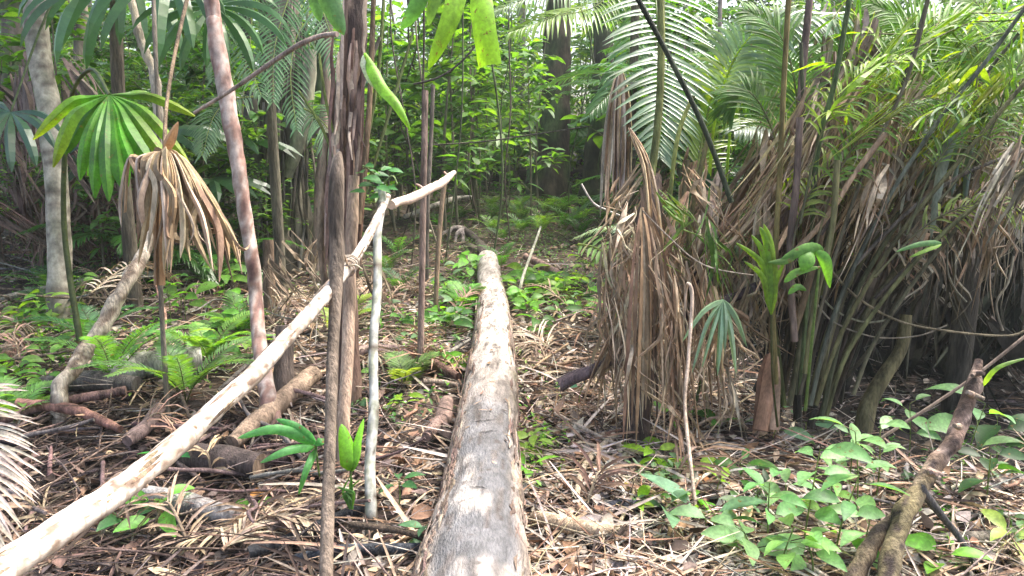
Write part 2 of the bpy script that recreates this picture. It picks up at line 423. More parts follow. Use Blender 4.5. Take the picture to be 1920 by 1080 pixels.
def rail():
    base = W(300, 870, 2.0)
    t = thing('handrail_pole', 'long pale peeled pole lashed as a sloping handrail left of the log', 'handrail', base)
    mb = MB()
    pts = [W(-140, 1150, 1.2), W(0, 1068, 1.36), W(140, 975, 1.56), W(215, 926, 1.7), W(290, 868, 1.85), W(350, 817, 2.0), W(420, 752, 2.2), W(478, 700, 2.4), W(530, 642, 2.6), W(590, 577, 2.9), W(640, 518, 3.2), W(680, 462, 3.5), W(712, 400, 3.8), W(727, 368, 4.0)]
    rr = [.036, .032, .0315, .0315, .030, .0305, .028, .029, .027, .027, .025, .023, .020, .017]
    def cf(u, d, p, c):
        n = noise.noise(V((p.x*7, p.y*4, p.z*7))); m = noise.noise(V((p.x*25, p.y*9, p.z*25))); g = abs(noise.noise(V((u*60, 0, 2))))
        c = (.60, .55, .48); c = mixc(c, (.38, .32, .26), sstep(.0, .4, n+m*.6)*.8); q_ = noise.noise(V((p.x*60, p.y*22, p.z*60)))
        if q_ > .22: c = mixc(c, (.16, .11, .08), min(1, (q_-.22)*5))
        if g < .05: c = mixc(c, (.24, .17, .12), .6)
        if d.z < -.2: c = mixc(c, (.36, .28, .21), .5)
        return c
    P, Q = cat_path(pts, rr, 26)
    Q = [q*(1+.05*noise.noise(V((i*.09, 0, 0)))+.05*max(0, noise.noise(V((i*.35, 7, 0)))-.2)) for i, q in enumerate(Q)]
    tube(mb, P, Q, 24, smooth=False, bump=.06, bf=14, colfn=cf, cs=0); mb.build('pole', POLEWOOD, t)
    bs = MB()
    for _ in range(46):
        k = R.randint(5, len(P)-30); th = U(0, 6.28); L_ = R.randint(4, 22); A = (P[k+3]-P[k]).normalized(); u = A.orthogonal().normalized(); v = A.cross(u); dd = u*math.cos(th)+v*math.sin(th)
        rib(bs, [P[min(len(P)-1, k+int(j*L_/5))]+dd*Q[min(len(Q)-1, k+int(j*L_/5))]*(1.01+.05*(j in (0, 5))) for j in range(6)], [.002, .008, .012, .010, .007, .002], dd, pick([(.26, .18, .12), (.38, .28, .2), (.14, .1, .07)]), .3)
    bs.build('bark', BARK, t)
    kn = MB()
    for _ in range(12):
        k = R.randint(30, len(P)-20); a = U(0, 6.28); d = (V((math.cos(a), 0, math.sin(a))))
        tube(kn, [P[k]+d*Q[k]*.8, P[k]+d*Q[k]*1.12], [Q[k]*.35, Q[k]*.12], 8, (.35, .25, .17), k=2)
    kn.build('knot', POLEWOOD, t)
    ti = MB(); c0 = W(652, 500, 3.27)
    for _ in range(7):
        a0 = U(0, 6.28); ring = []
        ax = (W(680, 462, 3.5)-W(640, 518, 3.2)).normalized(); u = ax.orthogonal().normalized(); v = ax.cross(u); o = ax*U(-.03, .03)
        for i in range(13):
            th = a0+i*.55; ring.append(c0+o+ax*(i*.002)+(u*math.cos(th)+v*math.sin(th))*(.036+U(0, .004)))
        tube(ti, ring, [.0035]*13, 5, (.42, .36, .28), k=2, bump=0)
    for e in ((585, 560), (600, 548), (680, 505), (640, 470)):
        tube(ti, [c0, W((652+e[0])/2, (500+e[1])/2-6, 3.2), W(*e, 3.18)], [.006, .004, .002], 5, (.5, .4, .3), k=3)
    ti.build('lashing', DRY, t)
    s = thing('handrail_extension', 'short gnarled pale branch continuing the handrail beyond the grey post', 'handrail', W(735, 385, 4.1))
    mb = MB(); tube(mb, [W(733, 384, 4.05), W(752, 377, 4.2), W(775, 371, 4.35), W(800, 357, 4.55), W(828, 343, 4.8), W(846, 328, 5.0), W(852, 323, 5.05)], [.026, .024, .03, .027, .027, .02, .012], 12, (.58, .47, .36), bump=.12, bf=20)
    mb.build('branch', POLEWOOD, s)
    mb = MB(); tube(mb, [W(795, 358, 4.5), W(788, 349, 4.5), W(780, 345, 4.48)], [.012, .008, .004], 6, (.45, .3, .22)); tube(mb, [W(838, 333, 4.9), W(836, 326, 4.9), W(832, 322, 4.9)], [.01, .008, .004], 6, (.45, .3, .22)); mb.build('twig', POLEWOOD, s)
rail()

# ------------------------------------------------------------------ stems given by their course in the picture
def stem(name, label, cat, pts, d, col, mat=BARK, n=10, group=None, bump=.08, bf=6, ground_it=True, parent=None, colfn=None, part=None):
    """pts: (px, py, width px) from the top down; d: one depth or one for each point"""
    ds = d if isinstance(d, (list, tuple)) else [d]*len(pts)
    P = [W(p[0], p[1], q) for p, q in zip(pts, ds)]; rr = [p[2]/2/F*q for p, q in zip(pts, ds)]
    if ground_it:
        e = P[-1]; g = gz(e.x, e.y)-.05
        if e.z > g:
            dd = (P[-1]-P[-2]).normalized(); dd = (dd+V((0, 0, -1.5))).normalized(); k = (g-e.z)/dd.z
            P.append(e+dd*k); rr.append(rr[-1]*1.15)
    mb = MB(); tube(mb, P, rr, n, col, bump=bump, bf=bf, colfn=colfn, k=8)
    if parent: return mb.build(part or name, mat, parent)
    o = mb.build(name, mat, None, V((P[-1].x, P[-1].y, max(P[-1].z, gz(P[-1].x, P[-1].y)))))
    return tag(o, label, cat, group)

def crownmesh(seed, rad, n, L, cols, h):
    mb = MB()
    cl = [V((U(-1, 1), U(-1, 1), U(-.5, .6))) for _ in range(22)]
    for i in range(n):
        c = R.choice(cl); p = V((c.x*rad+R.gauss(0, rad*.16), c.y*rad+R.gauss(0, rad*.16), h+c.z*rad*.6+R.gauss(0, rad*.1)))
        leaf(mb, p, rdir(U(-.6, .3)), UP, L*U(.6, 1.3), L*U(.25, .45), pick(cols), 2, .4, .1)
    return mb
CR = crownmesh(1, 2.2, 1500, .3, [GREEN, DARKG, (.07, .15, .03)], 0)
crown_mesh_data = None
def add_crown(tree, top, s=1.0):
    global crown_mesh_data
    if crown_mesh_data is None:
        o = CR.build('crown', LEAF, tree, origin=wloc(tree)*0); crown_mesh_data = o.data; o.location = (0, 0, 0)
    else:
        o = bpy.data.objects.new('crown', crown_mesh_data); COL.objects.link(o); o.parent = tree
    o.location = top-wloc(tree); o.scale = (s, s, s*.7); o.rotation_euler = (0, 0, U(0, 6))
def tree(name, label, pts, d, col, mat=BARK, n=12, group=None, crown=1.0, top=3.2, lean=0, bump=.08, bf=6, colfn=None, limbs=True, flare=1.2):
    ds = d if isinstance(d, (list, tuple)) else [d]*len(pts)
    P = [W(p[0], p[1], q) for p, q in zip(pts, ds)]; rr = [p[2]/2/F*q for p, q in zip(pts, ds)]
    e = P[-1]; g = gz(e.x, e.y)-.06
    if e.z > g+.02: P.append(V((e.x+(P[-1].x-P[-2].x)*.3, e.y, g))); rr.append(rr[-1]*flare)
    u = (P[0]-P[1]).normalized(); u.z = max(u.z, .5); u.y *= .3; u.normalize()
    T0 = P[0]+u*top*.5; T1 = T0+(u+UP*.6).normalized()*top*.5
    P = [T1, T0]+P; rr = [rr[0]*.55, rr[0]*.85]+rr
    base = V((P[-1].x, P[-1].y, gz(P[-1].x, P[-1].y)))
    t = thing(name, label, 'tree', base, group)
    mb = MB(); tube(mb, P, rr, n, col, bump=bump, bf=bf, colfn=colfn, k=8)
    if limbs:
        for _ in range(5):
            a = T0.lerp(T1, U(.1, .95)); dd = rdir(U(.3, .9)); L = U(.8, 1.6)*crown
            tube(mb, [a, a+dd*L*.5+UP*.1, a+dd*L], [rr[0]*.5, rr[0]*.3, rr[0]*.1], 6, col, k=3)
    mb.build('trunk', mat, t)
    if crown: add_crown(t, T1+V((0, 0, .2)), crown)
    return t

def pale_cf(u, d, p, c):
    n = noise.noise(V((p.x*10, p.y*10, p.z*5))); r = abs(noise.noise(V((0, 0, p.z*11))))
    c = mixc((.42, .38, .29), (.22, .21, .15), sstep(-.1, .4, n))
    if r < .04: c = mixc(c, (.12, .09, .07), .7)
    return c
tree('pale_tree', 'pale smooth-barked kinked tree at the left edge of the clearing', [(62, -20, 42), (68, 60, 42), (80, 140, 40), (92, 200, 42), (98, 260, 42), (106, 340, 40), (110, 430, 40), (112, 520, 42), (112, 600, 46)], 6.6, (.4, .38, .3), SMOOTHBARK, 16, colfn=pale_cf, crown=.9, bump=.05)
tree('leaning_tree', 'slender whitish tree with a bent trunk behind the dead fan leaf', [(240, -20, 13), (262, 70, 15), (285, 125, 17), (295, 180, 17), (297, 260, 18), (297, 350, 20), (292, 420, 22), (268, 478, 24), (238, 530, 27), (205, 590, 29), (165, 650, 28), (140, 690, 28), (112, 735, 30)], [5.4]*6+[5.3, 5.2, 5.0, 4.9, 4.8, 4.7, 4.6], (.52, .45, .36), BARK, 14, crown=.7, bump=.2, bf=13, colfn=lambda u, d, p, c: mixc((.42, .36, .28), (.15, .11, .08), sstep(-.15, .3, noise.noise(p*11)+.5*noise.noise(p*34))*sstep(2.4, 1.2, p.z)))
def red_cf(u, d, p, c):
    n = noise.noise(V((p.x*22, p.y*22, p.z*4.5))); m = noise.noise(p*34)
    c = mixc((.27, .16, .125), (.46, .38, .33), sstep(-.25, .45, n+.7*m))
    return mixc(c, (.13, .07, .06), sstep(.25, .6, -n+.3*m))
tree('mottled_tree', 'reddish mottled slim tree between the dead fan leaf and the big vine-covered tree', [(392, -20, 27), (402, 50, 29), (416, 130, 31), (430, 210, 31), (440, 270, 30), (452, 350, 28), (462, 420, 27), (473, 490, 26), (480, 560, 25), (487, 650, 27), (498, 720, 30), (508, 775, 36)], [5.0]*9+[4.8, 4.6, 4.5], (.4, .3, .25), SMOOTHBARK, 14, colfn=red_cf, crown=.8, bump=.09, bf=10)
def vine_cf(u, d, p, c):
    n = noise.noise(V((p.x*7, p.y*7, p.z*1.2))); m = noise.noise(V((p.x*22, p.y*22, p.z*3)))
    c = mixc((.10, .085, .06), (.22, .20, .15), sstep(-.2, .4, n+.6*m))
    return mixc(c, (.06, .09, .03), sstep(.1, .5, noise.noise(p*2.2)))
bt = tree('vine_covered_tree', 'thick dark grey-brown tree with vines hanging down its trunk', [(528, -20, 66), (530, 100, 74), (532, 200, 80), (533, 300, 82), (536, 400, 90), (540, 480, 108)], 9.5, (.15, .13, .1), FARBARK, 24, colfn=vine_cf, crown=.9, bump=.14, bf=4, top=5)
for i in range(26):
    mb = MB(); x = 533+U(-48, 48); y0 = U(-60, 200); pts = [(x, y0)]
    while pts[-1][1] < 470: pts.append((pts[-1][0]+U(-9, 9), pts[-1][1]+U(40, 90)))
    dd = 9.5-.25*math.sqrt(max(0, 1-((x-533)/52)**2))-.06
    tube(mb, [W(a, b, dd+U(-.05, .03)) for a, b in pts], [U(.008, .022)]*len(pts), 5, pick([(.17, .15, .11), (.08, .07, .05), (.28, .25, .2)]), k=4)
    mb.build('vine', BARK, bt)
mb = MB(); tube(mb, [W(583, 95, 9.0), W(580, 160, 9.0), W(568, 230, 9.0), W(552, 290, 9.1), W(540, 330, 9.2)], [.07, .075, .08, .085, .07], 10, (.3, .27, .2)); mb.build('branch', FARBARK, bt)
stem('dead_branch', 'long thin grey dead branch slanting up across the mottled tree', 'branch', [(632, 64, 9), (600, 68, 9), (565, 82, 10), (520, 110, 9), (440, 165, 8), (364, 212, 6)], [4.2, 4.3, 4.3, 4.4, 4.5, 4.6], (.30, .25, .21), ground_it=False)
stem('thin_sapling', 'thin straight grey sapling rising beside the whitish bent tree', 'sapling', [(287, -30, 7), (290, 60, 8), (294, 150, 8), (298, 260, 8), (300, 420, 9), (302, 560, 9)], 4.6, (.2, .17, .14))
stem('tree_stump', 'short dark stump beside the foot of the mottled tree', 'stump', [(532, 610, 30), (534, 660, 34), (530, 720, 40)], 4.9, (.13, .11, .09), n=12)
stem('tree_stump', 'brown broken stump right of the mottled tree trunk at the vine tree foot', 'stump', [(502, 450, 20), (504, 500, 22), (505, 560, 24)], 7.0, (.16, .11, .07), n=10)

# the brown palm-sheath trunk left of centre
def brown_cf(u, d, p, c):
    n = noise.noise(V((p.x*30, p.y*30, p.z*2))); m = noise.noise(V((p.x*12, p.y*12, p.z*1.5)))
    c = mixc((.13, .08, .06), (.34, .24, .17), sstep(-.3, .4, n)); return mixc(c, (.05, .035, .03), sstep(.1, .45, m))
pt = tree('fibrous_palm', 'brown fibrous palm trunk of stringy sheaths standing behind the handrail', [(668, -20, 44), (664, 60, 50), (656, 150, 50), (648, 230, 46), (645, 300, 52), (640, 380, 62), (642, 470, 70), (646, 560, 46)], [4.6]*7+[4.7], (.2, .14, .1), BARK, 20, colfn=brown_cf, crown=0, top=1.2, bump=.12, limbs=False)
for i in range(34):
    mb = MB(); x = 654+U(-26, 34); y0 = U(-40, 260); L = U(120, 320)
    pts = [W(x+U(-3, 3)+(-.04*(y0+L*k/5))+(10 if k == 5 else 0)*U(-1, 1), y0+L*k/5, 4.52+U(-.06, .03)-.01*k) for k in range(6)]
    rib(mb, pts, [.01, .022, .026, .022, .016, .006], V((U(-.5, .5), -1, 0)), pick([(.2, .13, .1), (.33, .24, .18), (.08, .05, .04), (.42, .33, .26)]), .4)
    mb.build('sheath', DRY, pt)
for (x0, y0, x1, y1, wd, c) in ((700, 0, 672, 420, 12, (.16, .1, .06)), (720, -10, 690, 260, 8, (.1, .12, .04)), (775, 60, 668, 420, 7, (.10, .12, .04)), (712, 70, 660, 250, 9, (.3, .25, .2)), (612, 250, 600, 470, 14, (.25, .18, .13)), (598, 390, 612, 560, 16, (.28, .2, .15)), (690, 270, 668, 520, 10, (.15, .08, .05)), (560, 170, 628, 300, 6, (.12, .16, .04)), (598, 100, 640, 300, 6, (.16, .2, .05))):
    stem('', '', '', [(x0, y0, wd*.8), ((x0+x1)/2+U(-8, 8), (y0+y1)/2, wd), (x1, y1, wd)], 4.55+U(-.1, .15), c, ground_it=False, parent=pt, part='petiole', n=6)

stem('rail_post', 'brown sharpened post nearest the camera holding up the pale handrail', 'post', [(638, 284, 3), (635, 296, 16), (632, 330, 28), (630, 400, 30), (632, 470, 28), (630, 540, 24), (626, 620, 22), (622, 720, 22), (618, 850, 22), (614, 980, 24), (611, 1110, 25)], [3.1, 3.1, 3.1, 3.1, 3.1, 3.05, 3.0, 2.9, 2.8, 2.68, 2.6], (.17, .13, .10), n=12, bump=.05)
stem('rail_post', 'pale brown post just behind the sharpened post', 'post', [(664, 330, 20), (660, 420, 24), (656, 520, 22), (654, 600, 24), (650, 700, 22), (644, 790, 24)], [4.0]*4+[3.95, 3.9], (.36, .27, .20), n=12, bump=.06)
stem('rail_post', 'straight pale grey post standing by the log with its foot in the leaf litter', 'post', [(716, 345, 14), (716, 380, 16), (708, 440, 15), (708, 540, 17), (700, 640, 17), (701, 760, 19), (694, 860, 19), (695, 932, 22)], [3.95, 3.9, 3.8, 3.65, 3.5, 3.35, 3.25, 3.15], (.42, .42, .38), SMOOTHBARK, n=12, bump=.07, colfn=lambda u, d, p, c: mixc(mixc((.40, .40, .36), (.22, .23, .17), sstep(-.1, .3, noise.noise(V((p.x*30, p.y*30, p.z*9))))), (.1, .08, .06), 1 if abs(noise.noise(V((0, 3, p.z*7)))) < .03 else 0))
stem('rail_post', 'thin brown pole standing between the grey post and the log', 'post', [(797, 170, 12), (796, 260, 12), (794, 360, 12), (792, 460, 12), (790, 580, 12), (788, 692, 13)], 5.2, (.24, .18, .13), n=8, bump=.03)
stem('rail_post', 'short brown stake at the end of the gnarled handrail branch', 'post', [(834, 340, 9), (829, 380, 9), (824, 440, 9), (820, 500, 9), (817, 575, 9)], 7.0, (.26, .19, .13), n=8, bump=.03)
stem('thin_sapling', 'thin straight stem right behind the thin brown pole', 'sapling', [(812, 160, 8), (808, 260, 8), (803, 360, 8), (800, 450, 9)], 8.5, (.13, .11, .09))
stem('leaning_stick', 'bleached thin stick leaning against the ground right of the log end', 'stick', [(1014, 425, 4), (998, 470, 5), (978, 528, 6)], [8, 7.8, 7.6], (.5, .44, .36), n=6)
# far trees in the centre
far = [
 ('tall dark tree with flared base at the back of the clearing', [(1048, -20, 50), (1046, 60, 52), (1043, 160, 54), (1040, 240, 58), (1036, 300, 62), (1030, 345, 74)], 17, (.06, .05, .032)),
 ('dark tree just right of the flared tree behind the hanging brown leaf', [(1130, 100, 40), (1128, 180, 42), (1122, 260, 46), (1116, 345, 54)], 16, (.05, .045, .028)),
 ('slim grey trunk at the middle of the far forest', [(906, -20, 20), (906, 100, 22), (906, 200, 24), (904, 330, 30)], 20, (.22, .2, .15)),
 ('narrow pale trunk in the far forest left of centre', [(858, -20, 14), (856, 150, 14), (852, 250, 15), (850, 330, 17)], 24, (.3, .28, .22)),
 ('thin trunk in the far forest between slim grey trunk and flared tree', [(978, -20, 16), (976, 150, 17), (974, 330, 20)], 24, (.2, .18, .14)),
 ('dark trunk behind the pale kinked tree at the left edge', [(20, -20, 40), (22, 150, 42), (30, 300, 48), (30, 430, 52)], 11, (.12, .1, .075)),
 ('grey trunk seen behind the green fan leaf', [(150, -20, 24), (152, 150, 26), (152, 300, 28), (155, 420, 32)], 13, (.16, .14, .11)),
 ('dark trunk in shade left of the vine-covered tree', [(462, 60, 20), (470, 200, 26), (476, 330, 30), (480, 450, 34)], 11, (.07, .065, .05)),
 ('dark slanting trunk right of the vine-covered tree', [(605, 60, 26), (598, 200, 28), (585, 330, 32), (580, 460, 36)], 11, (.10, .09, .07)),
 ('pale slim trunk beside the brown fibrous palm', [(618, 30, 14), (612, 150, 16), (604, 280, 17), (596, 430, 19)], 8.5, (.3, .24, .18)),
]
for lb, pts, d, c in far: tree('forest_tree', lb, pts, d, c, FARBARK, 14, crown=1.0 if d < 12 else 0, top=5.5, bump=.1, bf=3, colfn=None if c[0] > .15 else (lambda u, dd, p, cc: mixc(cc, (.05, .075, .025), sstep(-.1, .4, noise.noise(p*1.6)))), group='trees at the back of the clearing', flare=1.3)
for i in range(18):
    y = U(13, 30); px = R.choice((U(-150, 620), U(700, 1250), U(700, 1250), U(1200, 2050))); b = on(px, y); r = U(.02, .07)*(1 if y < 18 else 1.6); ln = V((U(-.3, .3), U(-.3, .3), 0))
    mb = MB(); c = pick([(.22, .18, .13), (.12, .10, .07), (.28, .25, .2), (.12, .12, .07)]); H = U(6, 9); r *= .7
    tube(mb, [b-UP*.1, b+ln*.8+UP*H*.25, b+ln*.3+UP*H*.5, b+ln*1.5+UP*H*.75, b+ln+UP*H], [r*1.5, r, r*.9, r*.8, r*.6], 8, c, k=5, bump=.1, bf=3)
    tag(mb.build('bare_sapling', FARBARK, None, b), 'thin bare trunk among the leaves of the far forest', 'sapling', 'thin trunks in the far forest')

# ------------------------------------------------------------------ understory plants: prototypes and copies
HID = V((0, 0, 0))
def proto_broad(nl, h, L, cols, nb, label, name, sprd=.9, lean=.0):
    t = thing(name, label, 'shrub', HID, 'understory shrubs'); s = MB(); f = MB()
    tube(s, [V((0, 0, -.1)), V((.05, .03, h*.4)), V((U(-.1, .1), U(-.1, .1), h))], [.025, .018, .006], 6, (.18, .16, .1), k=4)
    tips = []
    for b in range(nb):
        z = h*U(.15, 1); a = rdir(U(.1, .7)); Lb = sprd*(1.1-.6*z/h)*U(.6, 1.1); p0 = V((.03, .02, z)); p1 = p0+a*Lb*.5+UP*.05; p2 = p0+a*Lb
        tube(s, [p0, p1, p2], [.009, .006, .003], 4, (.16, .18, .08), k=3, bump=0, cap=False); tips.append((p0, p1, p2))
    for i in range(nl):
        p0, p1, p2 = R.choice(tips); t_ = U(.25, 1); p = p0.lerp(p1, t_*2) if t_ < .5 else p1.lerp(p2, t_*2-1)
        p = p+V((R.gauss(0, .05), R.gauss(0, .05), R.gauss(0, .05)))
        leaf(f, p, rdir(U(-.5, .4)), (UP+rdir()*.4).normalized(), L*U(.6, 1.3), L*U(.3, .5), pick(cols), 4, U(.2, .9), .12, 'ell')
    s.build('stem', BARK, t); f.build('foliage', LEAF, t); return t
def proto_palm(n, L, nl, LL, col, label, name, h=.3, droop=.9, elev=(.6, 1.6), wd=.035):
    t = thing(name, label, 'palm', HID, 'understory palms'); s = MB()
    tube(s, [V((0, 0, -.1)), V((0, 0, h*.5)), V((0, 0, h))], [.05, .05, .035], 8, (.16, .12, .08)); s.build('trunk', BARK, t)
    for i in range(n):
        a = i*2.4+U(-.3, .3); d = V((math.cos(a), math.sin(a), 0)); e = U(*elev); l = L*U(.75, 1.1)
        p0 = V((0, 0, h)); pts = [p0]; dd = (d+UP*e).normalized()
        for k in range(5): pts.append(pts[-1]+dd*l/5); dd = (dd-UP*.34).normalized()
        frond(t, pts, .012, nl, LL, vary(col, .2), droop=droop, wd=wd, start=.2, seg=3)
    return t
def proto_fan(n, Rr, col, label, name, h=.8, ns=11):
    t = thing(name, label, 'palm', HID, 'understory palms'); s = MB()
    tube(s, [V((0, 0, -.1)), V((0, 0, h*.5)), V((0, 0, h))], [.03, .03, .025], 8, (.16, .12, .08)); s.build('trunk', BARK, t)
    for i in range(n):
        a = i*2.4; d = V((math.cos(a), math.sin(a), U(.3, 1.3))).normalized(); q = V((0, 0, h))+d*U(.5, 1.0)
        m = MB(); tube(m, [V((0, 0, h)), V((0, 0, h)).lerp(q, .5)+UP*.05, q], [.01, .008, .006], 5, (.1, .15, .05)); f = m.build('frond', LEAF, t)
        m = MB(); dd = V((d.x, d.y, -.1)); fan(m, q, dd, V((0, 0, 1)), ns, 230, Rr*U(.8, 1.1), vary(col, .2), .45, .9, 5); m.build('leaf_blade', GLOSS, f, flat=True)
    return t
protos = {
 'A': proto_broad(240, 2.6, .2, [GREEN, DARKG, (.05, .14, .04)], 16, 'dark broad-leaved sapling in the understory', 'broadleaf_shrub'),
 'B': proto_broad(480, 2.4, .11, [(.15, .27, .05), (.10, .22, .05), GREEN], 22, 'bright small-leaved bush in the far understory', 'bright_shrub'),
 'C': proto_palm(10, 1.7, 34, .34, GREEN, 'green feather palm arching in the understory', 'feather_palm'),
 'D': proto_fan(8, .62, DARKG, 'dark green fan palm in the understory', 'fan_palm'),
 'E': proto_broad(420, 3.8, .15, [DARKG, GREEN, (.03, .07, .025)], 26, 'tall dark leafy sapling in the understory', 'leafy_sapling', .7),
 'G': proto_broad(150, 3.0, .27, [(.12, .24, .05), (.10, .22, .05), (.07, .16, .04)], 16, 'sapling with large bright yellow-green leaves', 'bright_broadleaf', .8),
 'F': proto_palm(9, 2.3, 40, .42, BLUEG, 'tall bluish feather palm in the understory', 'tall_feather_palm', h=1.2, elev=(.9, 2.4)),
}
def put(k, px, y, s=1.0, x=None):
    b = on(px, y); copy_tree(protos[k], None, b-UP*.02, U(0, 6.28), s*U(.85, 1.15))
for i in range(420):
    y = 8.5+27*U(0, 1)**1.1; px = U(-250, 2150)
    if 760 < px < 1210 and y < 15.5+U(0, 3): continue
    if abs(px-1040) < 60 and y < 18: continue
    if abs(px-1125) < 35 and y < 17: continue
    if 640 < px < 760 and y < 13: continue
    if 460 < px < 760 and y < 10.5: continue
    kk = R.choice('AGBCDEGF' if px < 700 else ('BCFAGEC' if px < 1200 else 'BCCFFEA'))
    put(kk, px, y, .75 if y < 12 else (1.1 if y < 18 else 1.6))
for k, px, y, s in (('G', 0, 8, .8), ('G', 180, 7.6, .7), ('B', 60, 8, .7), ('B', 200, 8.5, .9), ('B', 400, 8.5, .8), ('G', 450, 8.8, .8), ('G', 640, 9.5, .8), ('B', 620, 10, 1), ('A', 420, 9.5, 1), ('C', 250, 8, .8), ('C', 400, 8.2, .7), ('G', 130, 8.5, .9), ('G', 220, 9, .9), ('G', 340, 9.5, 1), ('B', 300, 8.6, .9), ('G', 60, 9, 1), ('G', 420, 9, .8), ('E', 380, 9, 1), ('D', 330, 8.5, 1.3), ('F', 1320, 8.5, 1.1), ('C', 1450, 8, 1.2), ('F', 1550, 7.5, 1.1), ('F', 1700, 8, 1.2), ('C', 1850, 7.5, 1.3), ('E', 1900, 8, 1)):
    put(k, px, y, s)
for i in range(20):
    put('B', R.choice((U(680, 900), U(900, 1000), U(1160, 1260))), U(17, 21), U(.8, 1.4))
for i in range(26): put('G', R.choice((U(880, 1010), U(680, 860), U(680, 860), U(1160, 1240), U(560, 640))), U(12, 17), U(.8, 1.3))
for k in protos.values():       # the prototypes become copies of themselves standing further off
    k.location = on(U(100, 500), U(16, 26))

for i in range(26):
    px = U(640, 1300); y = U(9, 20); b = on(px, y); x0 = b.x; P_ = [V((x0+U(-.25, .25), b.y, b.z+z)) for z in (8, 6, 4.5, 3.2, 2.0, 1.0, -.05)]
    mb = MB(); tube(mb, P_, [U(.008, .018)]*7, 5, pick([(.10, .08, .06), (.2, .17, .12), (.09, .11, .05)]), k=4); tag(mb.build('hanging_liana', BARK, None, b), 'thin liana hanging to the ground in the far forest', 'vine', 'thin lianas in the far forest')
def farmass():
    mb = MB()
    for i in range(56000):
        y = U(21, 34); x = y*U(-.8, .8); z = 13*R.random()**1.1-.3
        n = noise.noise(V((x*.35, y*.2, z*.35)))+.5*noise.noise(V((x, y*.5, z)))
        if n < -.16: continue
        br = noise.noise(V((x*.25, 3, z*.3)))+.25*sstep(.35, 0, abs(x/y+.03))
        c = pick([(.14, .26, .06), (.20, .32, .08), (.28, .38, .13)] if br > 0 else [GREEN, (.07, .13, .05), (.10, .18, .07)])
        leaf(mb, V((x, y, gz(x, y)+z)), rdir(U(-.9, .3)), (UP+rdir()*.5).normalized(), U(.18, .5), U(.1, .24), c, 2, .5, .1)
    tag(mb.build('far_foliage', LEAF), 'hazy green mass of leaves of the distant forest', 'foliage', kind='stuff')
farmass()
# ------------------------------------------------------------------ near plants, given by their course in the picture
def pb(mb, pts, wpx, col, prof='lin', fold=.25, nrm=None, k=5, tip=None, dark=.88):
    """a blade through (px, py, depth) points, wpx wide at its widest in pixels"""
    P = [W(*p) for p in pts]; dm = sum(p[2] for p in pts)/len(pts)
    P, _ = cat_path(P, [1]*len(P), k); m = len(P)-1; wd = wpx/F*dm; b = len(mb.v)
    nrm = nrm or (CAM-P[m//2]).normalized()+V((U(-.4, .4), 0, U(0, .6)))
    for i, p in enumerate(P):
        t = i/m
        if prof == 'lin': h = min(1, t*4+.2)*(1-t**3)**.8
        elif prof == 'ell': h = math.sin(math.pi*(t**.85)*.97+.03)
        elif prof == 'cut': h = min(1, t*2+.3)
        elif prof == 'fan': h = min(1, .06+t*1.5)*(1 if t < .8 else max(.12, 1-((t-.8)/.2)**1.5))
        elif prof == 'sp': h = min(1, .35+t*2.5)*(1-t**1.6)**.8*(1+.25*math.sin(t*9+wpx))
        elif prof == 'rag': h = (.5+.5*math.sin(math.pi*t))*(1 if t < .95 else .4)
        h = max(h, .04)*wd/2; T = (P[min(i+1, m)]-P[max(i-1, 0)]).normalized(); s = T.cross(nrm).normalized(); n2 = s.cross(T)
        c = col if tip is None else mixc(col, tip, t**3)
        mb.v += [p-s*h, p+n2*h*fold*2, p+s*h]; mb.c += [c, tuple(x*dark for x in c), c]
    for i in range(m):
        q = b+i*3; mb.f += [(q, q+1, q+4, q+3), (q+1, q+2, q+5, q+4)]
def pstem(mb, pts, col, bump=.04, n=6, k=6):
    tube(mb, [W(p[0], p[1], p[2]) for p in pts], [p[3]/2/F*p[2] for p in pts], n, col, bump=bump, k=k)

# green fan leaf, top left
t = thing('fan_palm', 'green fan palm leaf hanging like an umbrella before the pale kinked tree', 'palm', G(150, 640))
m = MB(); hub = W(205, 178, 3.9); pstem(m, [(150, 640, 4.9, 12), (120, 420, 4.9, 10), (130, 200, 4.7, 8), (170, 130, 4.4, 7), (205, 178, 3.9, 7)], (.08, .10, .04)); m.build('petiole', LEAF, t)
m = MB()
for mx_, my_, ex, ey, wv, dd in ((130, 196, 62, 262, 26, .0), (135, 225, 100, 314, 30, -.12), (150, 240, 122, 290, 26, -.05), (165, 260, 150, 338, 30, -.2), (185, 270, 178, 372, 36, -.28), (200, 275, 204, 378, 34, -.32), (214, 275, 226, 350, 34, -.3), (228, 265, 252, 322, 32, -.25), (245, 250, 290, 318, 32, -.2), (262, 235, 325, 318, 30, -.14), (280, 220, 355, 306, 28, -.08), (288, 184, 366, 218, 24, .05), (270, 178, 330, 205, 20, .3), (140, 190, 90, 235, 22, .3), (190, 230, 165, 330, 32, .2), (225, 240, 240, 350, 32, .2), (160, 205, 105, 275, 28, .15)):
    pb(m, [(205, 178, 3.9), ((205+mx_)/2, 178+(my_-178)*.38, 3.88+dd*.5), (mx_, my_, 3.85+dd*.8), (ex, ey, 3.85+dd)], wv*.8, vary((.075, .22, .02), .3), 'fan', .45, tip=(.28, .36, .03) if abs(ex-205) > 90 else None, k=4)
m.build('leaf_blade', LEAF, t, flat=True)
